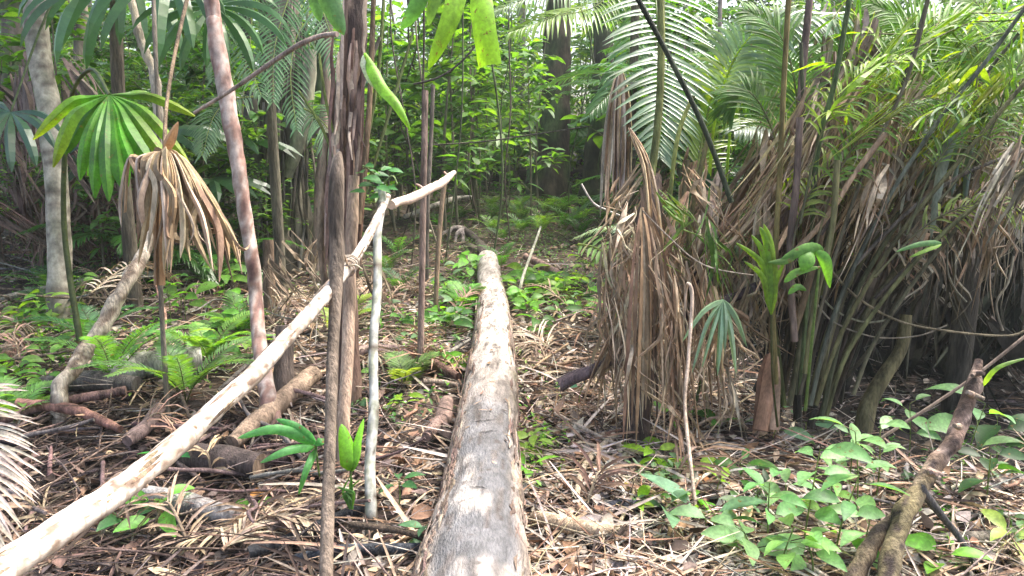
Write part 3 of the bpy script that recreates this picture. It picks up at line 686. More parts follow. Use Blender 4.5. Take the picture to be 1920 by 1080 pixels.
# brown dead fan leaf
t = thing('dead_fan_leaf', 'shrivelled brown fan palm leaf hanging from a thin stalk left of the mottled tree', 'palm leaf', W(308, 285, 3.4))
m = MB(); pstem(m, [(309, 290, 3.4, 9), (312, 200, 3.6, 7), (330, 90, 3.9, 7), (360, -40, 4.3, 8)], (.17, .12, .07)); m.build('petiole', BARK, t)
m = MB(); hub = W(308, 285, 3.4)
for i in range(74):
    u = -1+2*i/73+U(-.03, .03); f = R.random() < .55; wob = 0; y1 = 300+22*u*u if u > 0 else 276+30*abs(u)*(1-abs(u))
    ex = 308+(118*u+18*u*u if u > 0 else 64*u); ey = 540+U(-110, 0)-40*(1-abs(u))*R.random() if u > -.2 else 450+U(-70, 20)+60*(1+u)
    zz = 3.4-(.16 if f else -.12)*(1-u*u)
    if R.random() < .12: continue
    ex += R.gauss(0, 14); jx = R.gauss(0, 9); jy = R.gauss(0, 12)
    pb(m, [(308, 285, 3.4), (308+u*(38 if u > 0 else 44), 288+10*u*u, 3.4+(zz-3.4)*.6), (308+u*(92 if u > 0 else 66), 345+30*u*u if u > 0 else 300+30*(1-abs(u)), zz), (308+(ex-308)*.93+jx, (430 if u > 0 else 380)+jy, zz+U(-.06, .06)), (ex+U(-6, 6)+(12 if ex > 380 else 0), ey, zz+U(-.06, .06))], U(5, 15), pick([(.38, .28, .17), (.27, .19, .12), (.50, .41, .29), (.36, .25, .14)]), R.choice(('fan', 'sp', 'fan')), U(.3, 1.2), k=4)
pb(m, [(309, 285, 3.4), (320, 262, 3.38), (334, 228, 3.36)], 20, (.34, .2, .1), 'ell', .7)
for x in (296, 303): pb(m, [(306, 290, 3.36), (x, 400, 3.33), (x, 535, 3.33)], 14, (.33, .2, .1), 'cut', .9)
m.build('leaf_blade', DRY, t, flat=True)
# bright leaf strips at the top
t = thing('fan_palm', 'bright yellow-green leaf strips hanging from the top edge over the clearing', 'palm leaf', W(860, -60, 2.7))
m = MB()
for a in (([(868, -60, 2.6), (846, 30, 2.55), (803, 130, 2.55)], 40, (.22, .42, .03)), ([(896, -60, 2.6), (905, 30, 2.5), (919, 124, 2.5)], 44, (.24, .46, .03)), ([(800, -50, 2.8), (782, 10, 2.8), (752, 55, 2.8)], 34, (.09, .24, .07)), ([(830, -50, 2.8), (815, 0, 2.8), (803, 48, 2.8)], 30, (.10, .2, .05))):
    pb(m, a[0], a[1], a[2], 'cut' if a[1] > 40 else 'lin', .3)
m.build('leaf_blade', LEAF, t)
t = thing('palm_leaf', 'bright green folded leaf strip right of the fibrous palm trunk', 'palm leaf', W(690, 110, 3.6)); m = MB()
pb(m, [(684, 100, 3.7), (712, 160, 3.6), (742, 196, 3.5), (769, 243, 3.5)], 24, (.20, .42, .04), 'lin', .4); pb(m, [(682, 104, 3.7), (700, 150, 3.65), (730, 180, 3.6)], 26, (.35, .42, .36), 'lin', .3)
m.build('leaf_blade', LEAF, t)
t = thing('palm_leaf', 'dull green hanging leaf tip left of the fibrous palm trunk at the top edge', 'palm leaf', W(610, -60, 3.6)); m = MB()
pb(m, [(606, -60, 3.6), (618, 0, 3.6), (645, 66, 3.6)], 46, (.09, .21, .08)); pb(m, [(585, -60, 3.7), (592, 0, 3.7), (600, 40, 3.7)], 30, (.09, .21, .08)); m.build('leaf_blade', LEAF, t)

# big dark fan palm filling the top left
t = thing('tall_fan_palm', 'large dark fan palm with pale shining pleated leaves at the top left corner', 'palm', on(240, 7.0))
b0 = on(240, 7.0); m = MB(); tube(m, [b0-UP*.1, b0+UP*1.5, b0+UP*3.2+V((.1, 0, 0))], [.07, .06, .05], 10, (.15, .12, .09)); m.build('trunk', BARK, t)
for (px, py, d, ax, L, c) in ((165, -30, 5.6, (-.2, -.5, -.6), .75, (.06, .15, .05)), (318, -50, 5.2, (.1, -.6, -.5), .66, (.06, .18, .03)), (400, 10, 5.4, (.3, -.4, -.6), .55, (.05, .15, .03)), (20, 210, 5.6, (-.3, -.6, -.5), .5, BLUEG), (240, -70, 6.5, (0, -.4, -.7), .9, GREEN)):
    q = W(px, py, d); m = MB(); tube(m, [b0+UP*3.2, (b0+UP*3.2).lerp(q, .5)+UP*.25, q], [.014, .011, .008], 6, (.09, .12, .05)); fr = m.build('frond', LEAF, t)
    m = MB(); fan(m, q, V(ax), V((0, -.5, .9)), 11, 240, L, c, .42, 1.7, 8, wfac=.85, skip=.12, ragged=.2); m.build('leaf_blade', GLOSS, fr, flat=True)

# feather palms behind, upper left centre
t = thing('feather_palm', 'feather palm with fine drooping bluish fronds right of the mottled tree', 'palm', on(520, 7.4))
b0 = on(520, 7.4); m = MB(); tube(m, [b0-UP*.1, b0+UP*2, b0+UP*3.6], [.06, .05, .04], 8, (.15, .12, .09)); m.build('trunk', BARK, t)
for pts in ([(560, -70), (470, -20), (420, 60), (400, 150)], [(570, -70), (540, 0), (515, 90), (512, 190)], [(590, -80), (600, 0), (625, 80), (640, 150)], [(540, -80), (480, 10), (470, 110), (490, 180)], [(600, 20), (560, 60), (545, 140), (556, 240)], [(480, 180), (430, 190), (400, 220), (380, 290)], [(560, 200), (590, 215), (620, 250), (625, 300)]):
    frond(t, [W(a, b, 7.2-i*.25) for i, (a, b) in enumerate(pts)], .010, 34, .34, vary((.09, .17, .085), .2), nrm=V((0, -.6, .8)), ang=62, droop=.9, wd=.022, start=.1, seg=3)

# ---- the palm with drooping pale fronds in the centre right
C1 = thing('skirted_palm', 'palm wrapped in a ragged skirt of dead brown leaves with pale drooping green fronds', 'palm', G(1215, 815))
def fr(par, pts, n, L, col, **k):
    return frond(par, [W(*p) for p in pts], k.pop('r0', .011), n, L, col, **k)
PG = (.15, .24, .14)
fr(C1, [(1215, -150, 5.4), (1228, -20, 4.9), (1237, 100, 4.55), (1240, 200, 4.35), (1236, 292, 4.25)], 46, .42, PG, nrm=V((.05, -1, .35)), ang=82, droop=.5, wd=.026, start=.05, lift=.12, jit=.03, rcol=(.12, .2, .05))
fr(C1, [(1330, 330, 4.6), (1345, 200, 4.6), (1390, 90, 4.5), (1460, 40, 4.4), (1570, 30, 4.3)], 40, .42, (.17, .26, .17), nrm=V((-.2, -.5, 1)), ang=70, droop=1.3, wd=.028, start=.3, rcol=(.3, .42, .04))
fr(C1, [(1360, 360, 4.9), (1380, 180, 4.9), (1440, 110, 4.8), (1560, 88, 4.7)], 34, .36, (.12, .22, .08), nrm=V((-.2, -.5, 1)), ang=65, droop=1.5, wd=.028, start=.3, rcol=(.3, .42, .04))
fr(C1, [(1500, 330, 4.8), (1470, 262, 4.7), (1425, 238, 4.6), (1380, 246, 4.5)], 26, .26, (.24, .32, .24), nrm=V((0, -.5, 1)), ang=60, droop=1.2, wd=.022, start=.15)
fr(C1, [(1300, 480, 4.6), (1298, 420, 4.5), (1312, 370, 4.5), (1330, 340, 4.5)], 22, .16, (.04, .12, .06), nrm=V((0, -1, .2)), ang=75, droop=.2, wd=.02, start=.1)
fr(C1, [(1290, 420, 4.9), (1310, 300, 5.1), (1330, 200, 5.2), (1350, 120, 5.0)], 30, .3, (.16, .26, .03), nrm=V((0, -1, .5)), ang=50, droop=.8, wd=.024, start=.25)
m = MB()
pstem(m, [(1185, 860, 3.95, 60), (1200, 740, 3.95, 56), (1205, 600, 4.0, 50), (1210, 460, 4.1, 46), (1225, 330, 4.2, 30)], (.09, .06, .05), .2, 12); m.build('trunk', BARK, C1)
for pts, wv, c in (([(1222, 330), (1236, 200), (1240, 60), (1236, -60)], 14, (.13, .15, .05)), ([(1180, 860), (1215, 700), (1262, 500), (1290, 300)], 9, (.12, .10, .05)), ([(1295, 600), (1290, 480), (1300, 380), (1330, 250)], 9, (.16, .14, .06)), ([(1240, 600), (1252, 420), (1270, 260), (1300, 180)], 8, (.2, .2, .06)), ([(1186, -20), (1250, 98), (1320, 240), (1372, 380)], 10, (.035, .045, .025))):
    m = MB(); pstem(m, [(a, b, 4.15-.1*(wv == 10), wv) for a, b in pts], c); m.build('petiole', BARK, C1)
SK = [(.48, .37, .24), (.36, .26, .165), (.60, .50, .36), (.18, .12, .075), (.46, .38, .26), (.30, .20, .12)]
def strips(par, n, xr, yr, Lr, dr, wr, cols, lean=0, spread=.15, name='dead_frond', mat=DRY, grp=26, curl=10, prof='rag', outward=0):
    m = MB(); xc = (xr[0]+xr[1])/2; i = 0; n = int(n*2.3)
    while i < n:
        cx = U(*xr); cyy = U(*yr); cl = lean+R.gauss(0, spread)+outward*(cx-xc)/(xr[1]-xr[0]); cd_ = U(*dr); cc = R.choice(cols); LL_ = U(*Lr)
        for q in range(R.choice((1, 2, 5, 8, 11))):
            i += 1; x = cx+R.gauss(0, 9); y = cyy+R.gauss(0, 12); L = LL_*U(.45, 1.15); d = cd_+U(-.05, .05); sl = cl+R.gauss(0, .08); a = U(-curl, curl); tw_ = U(-1, 1)
            pts = [(x+sl*L*k/4+a*math.sin(k*.9)+U(-2, 2), y+L*k/4, d-U(-.01, .03)*k) for k in range(5)]
            if R.random() < .22: pts = pts[:3]+[(pts[2][0]+U(10, 50)*R.choice((-1, 1)), pts[2][1]+U(20, 60), d), (pts[2][0]+U(-20, 20), pts[2][1]+U(60, 110), d)]
            wv = wr[0]*.35+(wr[1]-wr[0]*.35)*R.random()**2.2
            pb(m, pts, wv, vary(mixc(cc, R.choice(cols), .4*R.random()), .35, .05), 'sp', U(.2, 1.3), nrm=V((tw_, -1, U(-.2, .4))), k=3)
        if len(m.v) > 15*13*grp: m.build(name, mat, par, flat=True); m = MB()
    if m.v: m.build(name, mat, par, flat=True)
strips(C1, 85, (1160, 1335), (330, 620), (90, 300), (3.75, 4.35), (3, 12), SK, .04, .2)
strips(C1, 26, (1170, 1340), (300, 520), (60, 160), (3.7, 3.9), (4, 11), SK, 0, .7, curl=22)
strips(C1, 16, (1200, 1340), (280, 480), (60, 160), (3.75, 4.1), (4, 10), [(.1, .2, .04), (.16, .26, .06)], .1, .4, name='leaflets', mat=LEAF)
strips(C1, 60, (1150, 1340), (480, 650), (120, 230), (3.65, 4.1), (4, 13), SK, 0, .18, outward=.35)
strips(C1, 130, (1320, 1500), (330, 520), (80, 240), (4.1, 4.6), (3, 11), SK, -.2, .35)
strips(C1, 45, (1130, 1200), (400, 600), (100, 300), (3.8, 4.1), (3, 10), SK, 0, .08)
strips(C1, 30, (1190, 1330), (290, 420), (100, 240), (4.2, 4.5), (4, 11), SK, -.5, .2)
strips(C1, 30, (1190, 1400), (560, 760), (60, 160), (3.7, 4.2), (4, 12), SK, 0, .7)
def bundle(par, a, b, c, n, w0, w1, cols, wpx=(4, 9)):
    m = MB()
    for i in range(n):
        u = -1+2*(i+.5)/n+U(-.1, .1); L = U(.75, 1.08)
        pts = [(a[0]+u*w0*.3, a[1], a[2]), (b[0]+u*(w0+w1)*.5+U(-2, 2), a[1]+(b[1]-a[1])*L, b[2]+U(-.03, .03)), (a[0]+(c[0]-a[0])*L+u*w1+U(-4, 4), a[1]+(c[1]-a[1])*L, c[2]+U(-.03, .03))]
        pb(m, pts, U(*wpx), pick(cols), 'fan' if R.random() < .5 else 'sp', U(.4, 1.2), nrm=V((U(-.8, .8), -1, 0)), k=4)
    m.build('dead_frond', DRY, par, flat=True)
HG = [(.44, .31, .19), (.32, .21, .125), (.52, .41, .27), (.23, .145, .09)]
bundle(C1, (1162, 136, 4.55), (1160, 230, 4.5), (1154, 392, 4.4), 36, 20, 26, HG+[(.5, .42, .34)], (3, 8))
bundle(C1, (1350, 312, 4.3), (1338, 380, 4.2), (1322, 470, 4.1), 10, 5, 22, [(.5, .42, .33), (.42, .34, .26)])
bundle(C1, (1240, 460, 3.8), (1265, 640, 3.75), (1290, 850, 3.7), 9, 12, 30, HG)
bundle(C1, (1205, 390, 3.8), (1215, 520, 3.7), (1215, 830, 3.7), 12, 14, 50, HG)
bundle(C1, (1180, 240, 4.0), (1215, 330, 3.9), (1235, 470, 3.9), 8, 6, 14, HG)
bundle(C1, (1290, 360, 4.1), (1262, 450, 4.0), (1215, 600, 3.9), 9, 8, 24, HG)
bundle(C1, (1325, 560, 3.9), (1335, 650, 3.9), (1345, 790, 3.9), 9, 10, 26, SK)
def spiny(label, pts, d, parent=None):
    m = MB(); pstem(m, [(a, b, d, w_) for a, b, w_ in pts], (.10, .07, .07), .2, 10)
    P = [W(a, b, d) for a, b, w_ in pts]; P, Q = cat_path(P, [w_/2/F*d for a, b, w_ in pts], 12)
    t = thing('spiny_palm_stem', label, 'palm stem', P[0]); m.build('stem', BARK, t); s = MB()
    for i in range(160):
        k = R.randint(0, len(P)-1); q = P[k]; dd = (rdir(U(-1, 1))).normalized(); tube(s, [q+dd*Q[k]*.8, q+dd*(Q[k]+U(.01, .025))], [.002, .0006], 3, (.08, .06, .06), bump=0, cap=False, smooth=False)
    tag(s.build('spines', BARK, t), kind='stuff')
spiny('dark spiny stem lying on the litter left of the skirted palm', [(1048, 722, 26), (1095, 700, 24), (1135, 682, 24), (1175, 662, 24)], 4.0)
spiny('dark spiny stem bridging from the skirted palm to the right thicket', [(1300, 590, 24), (1345, 570, 22), (1400, 548, 18), (1450, 520, 14)], 4.2)
spiny('dark spiny upright stump inside the skirted palm', [(1330, 470, 34), (1318, 520, 40), (1305, 585, 40), (1300, 650, 34)], 4.25)
t = tag(None or thing('fan_palm', 'small fan leaf with pale shining blades hanging right of the skirted palm', 'palm leaf', W(1360, 560, 4.0)), None); m = MB(); pstem(m, [(1300, 780, 4.2, 6), (1330, 640, 4.2, 6), (1352, 558, 4.0, 6)], (.1, .15, .06)); m.build('petiole', LEAF, t); m = MB()
for a, b, wv in (((1325, 610), (1297, 700), 15), ((1336, 620), (1316, 690), 14), ((1352, 620), (1345, 705), 22), ((1370, 620), (1380, 700), 20), ((1380, 596), (1400, 650), 20), ((1318, 585), (1280, 640), 18), ((1360, 600), (1358, 660), 18)): pb(m, [(1356, 562, 3.65), (*a, 3.6), (*b, 3.6)], wv*.6, vary((.24, .38, .24), .3), 'lin', .5)
m.build('leaf_blade', GLOSS, t, flat=True)
t = thing('bent_vine', 'thin pale bent vine standing in front of the skirted palm', 'vine', G(1300, 960)); m = MB()
pstem(m, [(1283, 600, 3.6, 3), (1286, 545, 3.55, 5), (1291, 532, 3.5, 6), (1298, 560, 3.5, 7), (1290, 680, 3.45, 7), (1284, 760, 3.4, 7), (1294, 860, 3.3, 7), (1302, 930, 3.2, 7), (1306, 985, 3.15, 6)], (.45, .35, .26)); m.build('vine', BARK, t)
# pale small frond and fern right of the clearing
t = thing('palm_frond', 'pale arched frond lying low left of the skirted palm', 'palm frond', W(1180, 430, 6)); fr(t, [(1200, 470, 6), (1180, 435, 6), (1130, 428, 6.1), (1080, 446, 6.2)], 26, .13, (.3, .4, .26), nrm=V((0, -.3, 1)), droop=1.0, wd=.02, start=.1)
t = thing('fern_frond', 'bright fern frond drooping right beside the skirted palm', 'fern', W(1090, 460, 5.4)); fr(t, [(1085, 458, 5.6), (1120, 466, 5.4), (1150, 490, 5.3), (1172, 530, 5.2)], 13, .13, (.2, .34, .1), nrm=V((0, -1, .5)), droop=.3, wd=.035, start=.1, ang=70)

t = thing('feather_palm', 'yellow-green feather fronds hanging at the top edge above the flared tree', 'palm', on(1180, 9)); b0 = on(1180, 9)
m = MB(); tube(m, [b0-UP*.1, b0+UP*2, b0+UP*4.2], [.06, .05, .05], 8, (.12, .1, .07)); m.build('trunk', BARK, t)
fr(t, [(1185, -60, 9), (1120, 10, 8.6), (1040, 32, 8.2), (960, 60, 8)], 44, .5, (.2, .33, .05), nrm=V((0, -.5, .8)), ang=65, droop=1.1, wd=.03, start=.1)
fr(t, [(1185, -60, 9), (1130, -40, 8.6), (1040, -20, 8.2), (930, 20, 8)], 44, .5, (.2, .28, .14), nrm=V((0, -.5, .8)), ang=65, droop=1.3, wd=.026, start=.1)
fr(t, [(1185, -60, 9), (1190, 60, 8.8), (1160, 150, 8.6), (1110, 210, 8.4)], 40, .45, (.09, .2, .06), nrm=V((0, -.5, .8)), ang=60, droop=1.0, wd=.03, start=.1)

# ---- right hand thicket
R1 = thing('leaning_palm', 'clump of many dark leaning palm stems with dead leaves, right of the skirted palm', 'palm', on(1500, 4.7))
RS = [([(1478, -20), (1470, 150), (1462, 330), (1452, 470), (1445, 640), (1460, 740)], 11, (.20, .15, .07)),
 ([(1520, -20), (1506, 120), (1498, 220), (1485, 330), (1468, 430)], 18, (.16, .11, .09)),
 ([(1502, 80), (1508, 240), (1520, 330), (1512, 520), (1490, 740)], 10, (.07, .08, .04)),
 ([(1595, -20), (1565, 150), (1535, 270), (1522, 440), (1500, 740)], 11, (.09, .12, .05)),
 ([(1745, -20), (1695, 150), (1640, 290), (1565, 490), (1510, 740)], 10, (.07, .06, .045)),
 ([(1925, 45), (1830, 160), (1730, 280), (1620, 450), (1520, 740)], 9, (.10, .10, .07)),
 ([(1925, 140), (1800, 290), (1650, 440), (1560, 600), (1515, 760)], 11, (.10, .10, .05)),
 ([(1900, 200), (1770, 400), (1640, 560), (1570, 700), (1545, 780)], 15, (.11, .10, .05)),
 ([(1700, 330), (1620, 470), (1560, 620), (1530, 760)], 12, (.12, .11, .06)),
 ([(1580, 330), (1545, 470), (1510, 600), (1480, 760)], 14, (.13, .13, .07)),
 ([(1420, 440), (1440, 540), (1455, 640), (1470, 760)], 14, (.10, .11, .04)),
 ([(1640, 140), (1570, 300), (1530, 480), (1490, 620)], 16, (.2, .14, .09)),
 ([(1440, 430), (1520, 320), (1590, 230), (1640, 120)], 12, (.32, .22, .16)),
 ([(1425, 470), (1480, 380), (1560, 290), (1680, 230)], 10, (.3, .22, .17)),
 ([(1600, 500), (1700, 400), (1800, 330), (1925, 280)], 10, (.16, .13, .12)),
 ([(1560, 520), (1650, 450), (1760, 360), (1925, 210)], 9, (.13, .12, .06)),
 ([(1800, 420), (1720, 520), (1640, 640), (1600, 740)], 10, (.10, .10, .06)),
 ([(1680, 420), (1600, 560), (1560, 690), (1540, 790)], 13, (.09, .09, .05)),
 ([(1530, 440), (1520, 560), (1500, 660), (1495, 790)], 20, (.07, .065, .045)),
 ([(1590, 480), (1570, 600), (1540, 700), (1520, 800)], 18, (.07, .06, .045))]
for pts, wv, c in RS:
    m = MB(); d = 3.95+U(-.1, .25); pstem(m, [(a, b, d+.02*i, wv*(.7+.12*i/len(pts))) for i, (a, b) in enumerate(pts)], c, .06); m.build('petiole', BARK, R1)
for pts, wv, c in (([(1925, 10), (1845, 120), (1750, 240), (1650, 400), (1560, 600), (1520, 760)], 8, (.10, .10, .08)), ([(1925, 150), (1800, 300), (1680, 450), (1580, 620), (1530, 760)], 8, (.12, .12, .05)), ([(1745, -20), (1700, 150), (1625, 310), (1560, 500), (1500, 740)], 7, (.11, .09, .06)), ([(1596, -20), (1566, 150), (1535, 270), (1522, 400)], 10, (.08, .12, .04)), ([(1480, -20), (1470, 150), (1462, 330), (1450, 560), (1455, 720)], 10, (.22, .17, .07)),
   ([(1950, 300), (1800, 410), (1690, 520), (1590, 660), (1550, 780)], 8, (.13, .13, .06)), ([(1660, 250), (1600, 330), (1540, 420), (1440, 520)], 10, (.36, .26, .17)), ([(1500, 220), (1492, 360), (1480, 480), (1490, 640)], 13, (.13, .09, .07)), ([(1570, 300), (1560, 430), (1530, 560), (1510, 700)], 11, (.16, .16, .07))):
    m = MB(); pstem(m, [(a_, b_, 3.66+.05*i, wv) for i, (a_, b_) in enumerate(pts)], c, .06); m.build('petiole', BARK, R1)
for i in range(20):
    m = MB(); x = U(1440, 1620); y = U(400, 600); a = U(-.1, .6)
    pstem(m, [(x+a*300, y-160, 4.5+U(-.4, .4), 5), (x+a*90, y+50, 4.4, U(4, 9)), (x-20+U(-30, 30), 760+U(-30, 30), 4.5, U(5, 11))], pick([(.06, .05, .035), (.10, .08, .05), (.035, .03, .025)]), .1); m.build('petiole', BARK, R1)
TH = [(.36, .25, .145), (.27, .17, .095), (.50, .39, .25), (.12, .085, .055), (.33, .26, .16), (.24, .23, .10)]
THG = [(.26, .23, .16), (.16, .14, .10), (.36, .32, .24), (.08, .08, .06), (.24, .18, .12)]
strips(R1, 160, (1430, 1660), (200, 380), (110, 260), (4.2, 4.9), (6, 15), TH, -.35, .3)
strips(R1, 60, (1540, 1660), (-20, 160), (140, 300), (4.2, 4.8), (7, 16), [(.3, .22, .18), (.2, .15, .12), (.4, .33, .28)], -.12, .12)
strips(R1, 90, (1560, 1740), (120, 260), (100, 220), (4.0, 4.6), (6, 14), TH+[(.2, .17, .05)], -.5, .25)
R2 = thing('thatch_palm', 'far right palm with long grey-green dead leaves overhanging the dark hollow', 'palm', on(1830, 5.4))
b0 = on(1830, 5.4); m = MB(); tube(m, [b0-UP*.1, b0+UP*1, b0+UP*2.4], [.09, .08, .06], 12, (.07, .055, .045)); m.build('trunk', BARK, R2)
strips(R2, 60, (1600, 1950), (280, 400), (100, 200), (4.0, 5.0), (8, 18), THG, -.18, .15)
strips(R2, 50, (1700, 1960), (230, 350), (110, 240), (3.9, 4.6), (5, 13), THG+TH, -.45, .2)
strips(R2, 14, (1860, 1960), (240, 330), (140, 220), (3.5, 3.8), (6, 14), THG, -.45, .06)
strips(R1, 80, (1470, 1700), (150, 340), (120, 280), (3.75, 4.1), (3, 11), TH+[(.5, .4, .3)], -.42, .16)
strips(R2, 60, (1600, 1900), (120, 330), (120, 260), (3.9, 4.3), (3, 10), TH+[(.45, .36, .27)], -.5, .2)
DG = [(.36, .31, .22), (.24, .22, .15), (.42, .36, .27), (.30, .22, .15)]
for pts, L in (([(1545, 540), (1650, 452), (1760, 362), (1870, 270), (1960, 180)], .34), ([(1580, 520), (1700, 405), (1800, 335), (1890, 290), (1990, 270)], .36), ([(1560, 480), (1640, 370), (1730, 290), (1830, 230), (1960, 210)], .32), ([(1540, 440), (1620, 300), (1700, 215), (1790, 180)], .34), ([(1600, 600), (1720, 470), (1830, 400), (1960, 370)], .28), ([(1640, 560), (1760, 440), (1850, 350), (1970, 310)], .26)):
    dq = U(3.8, 4.4); frond(R2, [W(a, b, dq+U(-.05, .05)) for a, b in pts], .009, 40, L, R.choice(DG), rcol=(.07, .06, .05), nrm=V((0, -.8, .6)), ang=38, droop=3.4, wd=.015, start=.2, seg=5, mat=DRY, jit=.6, missing=.35, name='dead_frond')
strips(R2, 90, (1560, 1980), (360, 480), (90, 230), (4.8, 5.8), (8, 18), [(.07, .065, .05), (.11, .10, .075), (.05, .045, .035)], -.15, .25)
m = MB(); pb(m, [(1795, 230, 3.9), (1765, 320, 3.9), (1745, 450, 3.9)], 20, (.26, .3, .24), 'lin', .6); m.build('dead_frond', DRY, R2)
m = MB()
for x in (1750, 1768, 1790, 1812, 1725): pb(m, [(x+12, 235+U(-10, 10), 4.2), (x+4, 300, 4.15), (x-6, 380+U(-20, 20), 4.1)], 15, (.13, .2, .16), 'lin', .5)
m.build('leaflets', GLOSS, R2)
# thicket behind the hollow, its deep shade painted into near-black strips
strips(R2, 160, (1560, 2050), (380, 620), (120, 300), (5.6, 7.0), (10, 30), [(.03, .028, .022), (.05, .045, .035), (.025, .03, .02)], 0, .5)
for (lb, px, y) in (('dark bush in shade behind the hollow, near the leaning palm clump', 1560, 7.4), ('dark bush in shade behind the hollow, next to the far right palm', 1760, 7.0), ('dark bush in shade at the right edge behind the far right palm', 1960, 6.6)):
    c = copy_tree(protos['E'], None, on(px, y), U(0, 6), .62, lb); c['group'] = ''; del c['group']; c.name = 'shaded_bush'
# lianas
for lb, pts, d, wv, c in (
 ('long pale liana sweeping across the dark hollow', [(1545, 490), (1600, 552), (1680, 600), (1770, 620), (1890, 630), (1935, 610)], 3.9, 5, (.15, .13, .08)),
 ('thin looping liana below the long pale liana', [(1532, 570), (1565, 605), (1640, 632), (1720, 630), (1775, 610)], 4.0, 3, (.22, .19, .14)),
 ('short thin liana curling above the looping liana', [(1538, 555), (1570, 585), (1620, 604), (1665, 600)], 4.1, 4, (.25, .25, .17)),
 ('thin string of vine between skirted palm and leaning palm clump', [(1205, 395), (1250, 440), (1300, 485), (1345, 505), (1412, 516)], 3.7, 3, (.4, .35, .28)),
 ('thin vine dangling over the dark right edge', [(1900, 480), (1890, 530), (1868, 570), (1880, 620)], 4, 5, (.22, .19, .14)),
 ('curved thin vine right of the hanging grey leaves', [(1780, 420), (1776, 500), (1790, 540), (1812, 566)], 4, 4, (.2, .2, .13)),
 ('bare twig arching before the trees at the back of the clearing', [(1090, 345), (1112, 380), (1140, 395), (1175, 410)], 6, 4, (.5, .46, .42)),
 ('dark thin vine looping in front of the far trunks', [(775, 158), (820, 146), (860, 120), (895, 82)], 6, 4, (.07, .06, .05)),
 ('thin wire-like vine crossing the clearing at trunk height', [(800, 272), (900, 266), (1000, 252), (1110, 236)], 9, 3, (.09, .09, .07))):
    stem('hanging_vine', lb, 'vine', [(a, b, wv) for a, b in pts], d, c, ground_it=False, n=5)
stem('stump', 'mossy bent stump standing in the dark hollow', 'stump', [(1698, 590, 22), (1690, 650, 24), (1660, 700, 26), (1632, 750, 28), (1622, 790, 30)], 4.3, (.15, .13, .07), n=10, bump=.12)
t = thing('broken_sheath', 'reddish brown broken palm sheath standing upright before the dark hollow', 'palm sheath', G(1435, 805)); m = MB()
pb(m, [(1446, 662, 3.95), (1440, 730, 3.92), (1426, 806, 3.9)], 26, (.33, .19, .12), 'cut', .5, nrm=V((-.3, -1, .1))); pb(m, [(1456, 668, 3.97), (1452, 740, 3.95), (1450, 806, 3.92)], 20, (.42, .28, .19), 'cut', .7, nrm=V((.5, -1, 0)))
pb(m, [(1442, 664, 3.99), (1437, 735, 3.96), (1430, 808, 3.95)], 40, (.2, .11, .07), 'cut', .2, nrm=V((0, -1, 0))); m.build('sheath', DRY, t)
# diagonal dead branch, right foreground
def dia(u, d, p, c):
    n = noise.noise(p*14); c = mixc((.15, .10, .075), (.36, .27, .22), sstep(-.1, .4, n)); c = mixc(c, (.14, .12, .055), sstep(.35, .7, u)*.8)
    return mixc(c, (.05, .035, .03), sstep(.1, .35, -noise.noise(p*30)))
t = thing('dead_branch', 'thick knobbly dead branch leaning in the right foreground among the seedlings', 'branch', G(1640, 1075)); m = MB()
tube(m, [W(1836, 676, 3.0), W(1822, 740, 2.95), W(1798, 800, 2.9), W(1762, 860, 2.85), W(1730, 905, 2.8), W(1700, 955, 2.7), W(1680, 1010, 2.62), W(1662, 1100, 2.5)], [.019, .028, .027, .034, .030, .032, .030, .034], 20, bump=.3, bf=16, colfn=dia); m.build('branch', BARK, t)
m = MB(); tube(m, [W(1712, 925, 2.76), W(1670, 980, 2.72), W(1640, 1010, 2.68), W(1590, 1100, 2.6)], [.022, .026, .03, .032], 14, bump=.25, bf=16, colfn=lambda u, d, p, c: mixc((.17, .13, .08), (.06, .045, .035), sstep(-.1, .3, noise.noise(p*26)))); m.build('side_branch', BARK, t)
m = MB(); tube(m, [W(1725, 915, 2.75), W(1760, 960, 2.8), W(1800, 1010, 2.85), W(1830, 1060, 2.8)], [.02, .014, .012, .01], 8, (.06, .055, .05)); m.build('side_branch', BARK, t)
for q in range(10):
    m = MB(); k = R.choice([(1822, 740, 2.9), (1798, 800, 2.85), (1762, 860, 2.8), (1745, 885, 2.76), (1828, 700, 2.95)]); a = W(*k); dd = V((U(-1, 1), -.6, U(-.3, .6))).normalized()
    tube(m, [a, a+dd*.045], [.016, .008], 8, (.26, .19, .15), bump=.2, k=3); m.build('knot', BARK, t)
stem('leaning_stick', 'thin straight rod leaning from the right edge behind the knobbly branch', 'stick', [(1925, 628, 6), (1800, 725, 6), (1615, 845, 6)], [3.2, 3.3, 3.5], (.25, .19, .14), n=6, ground_it=False)
t = thing('grass_blade', 'single arching green blade at the right edge by the knobbly branch tip', 'blade', W(1850, 720, 2.9)); m = MB(); pb(m, [(1842, 725, 2.95), (1870, 690, 2.9), (1930, 670, 2.9)], 9, (.2, .35, .08)); m.build('leaf_blade', LEAF, t)

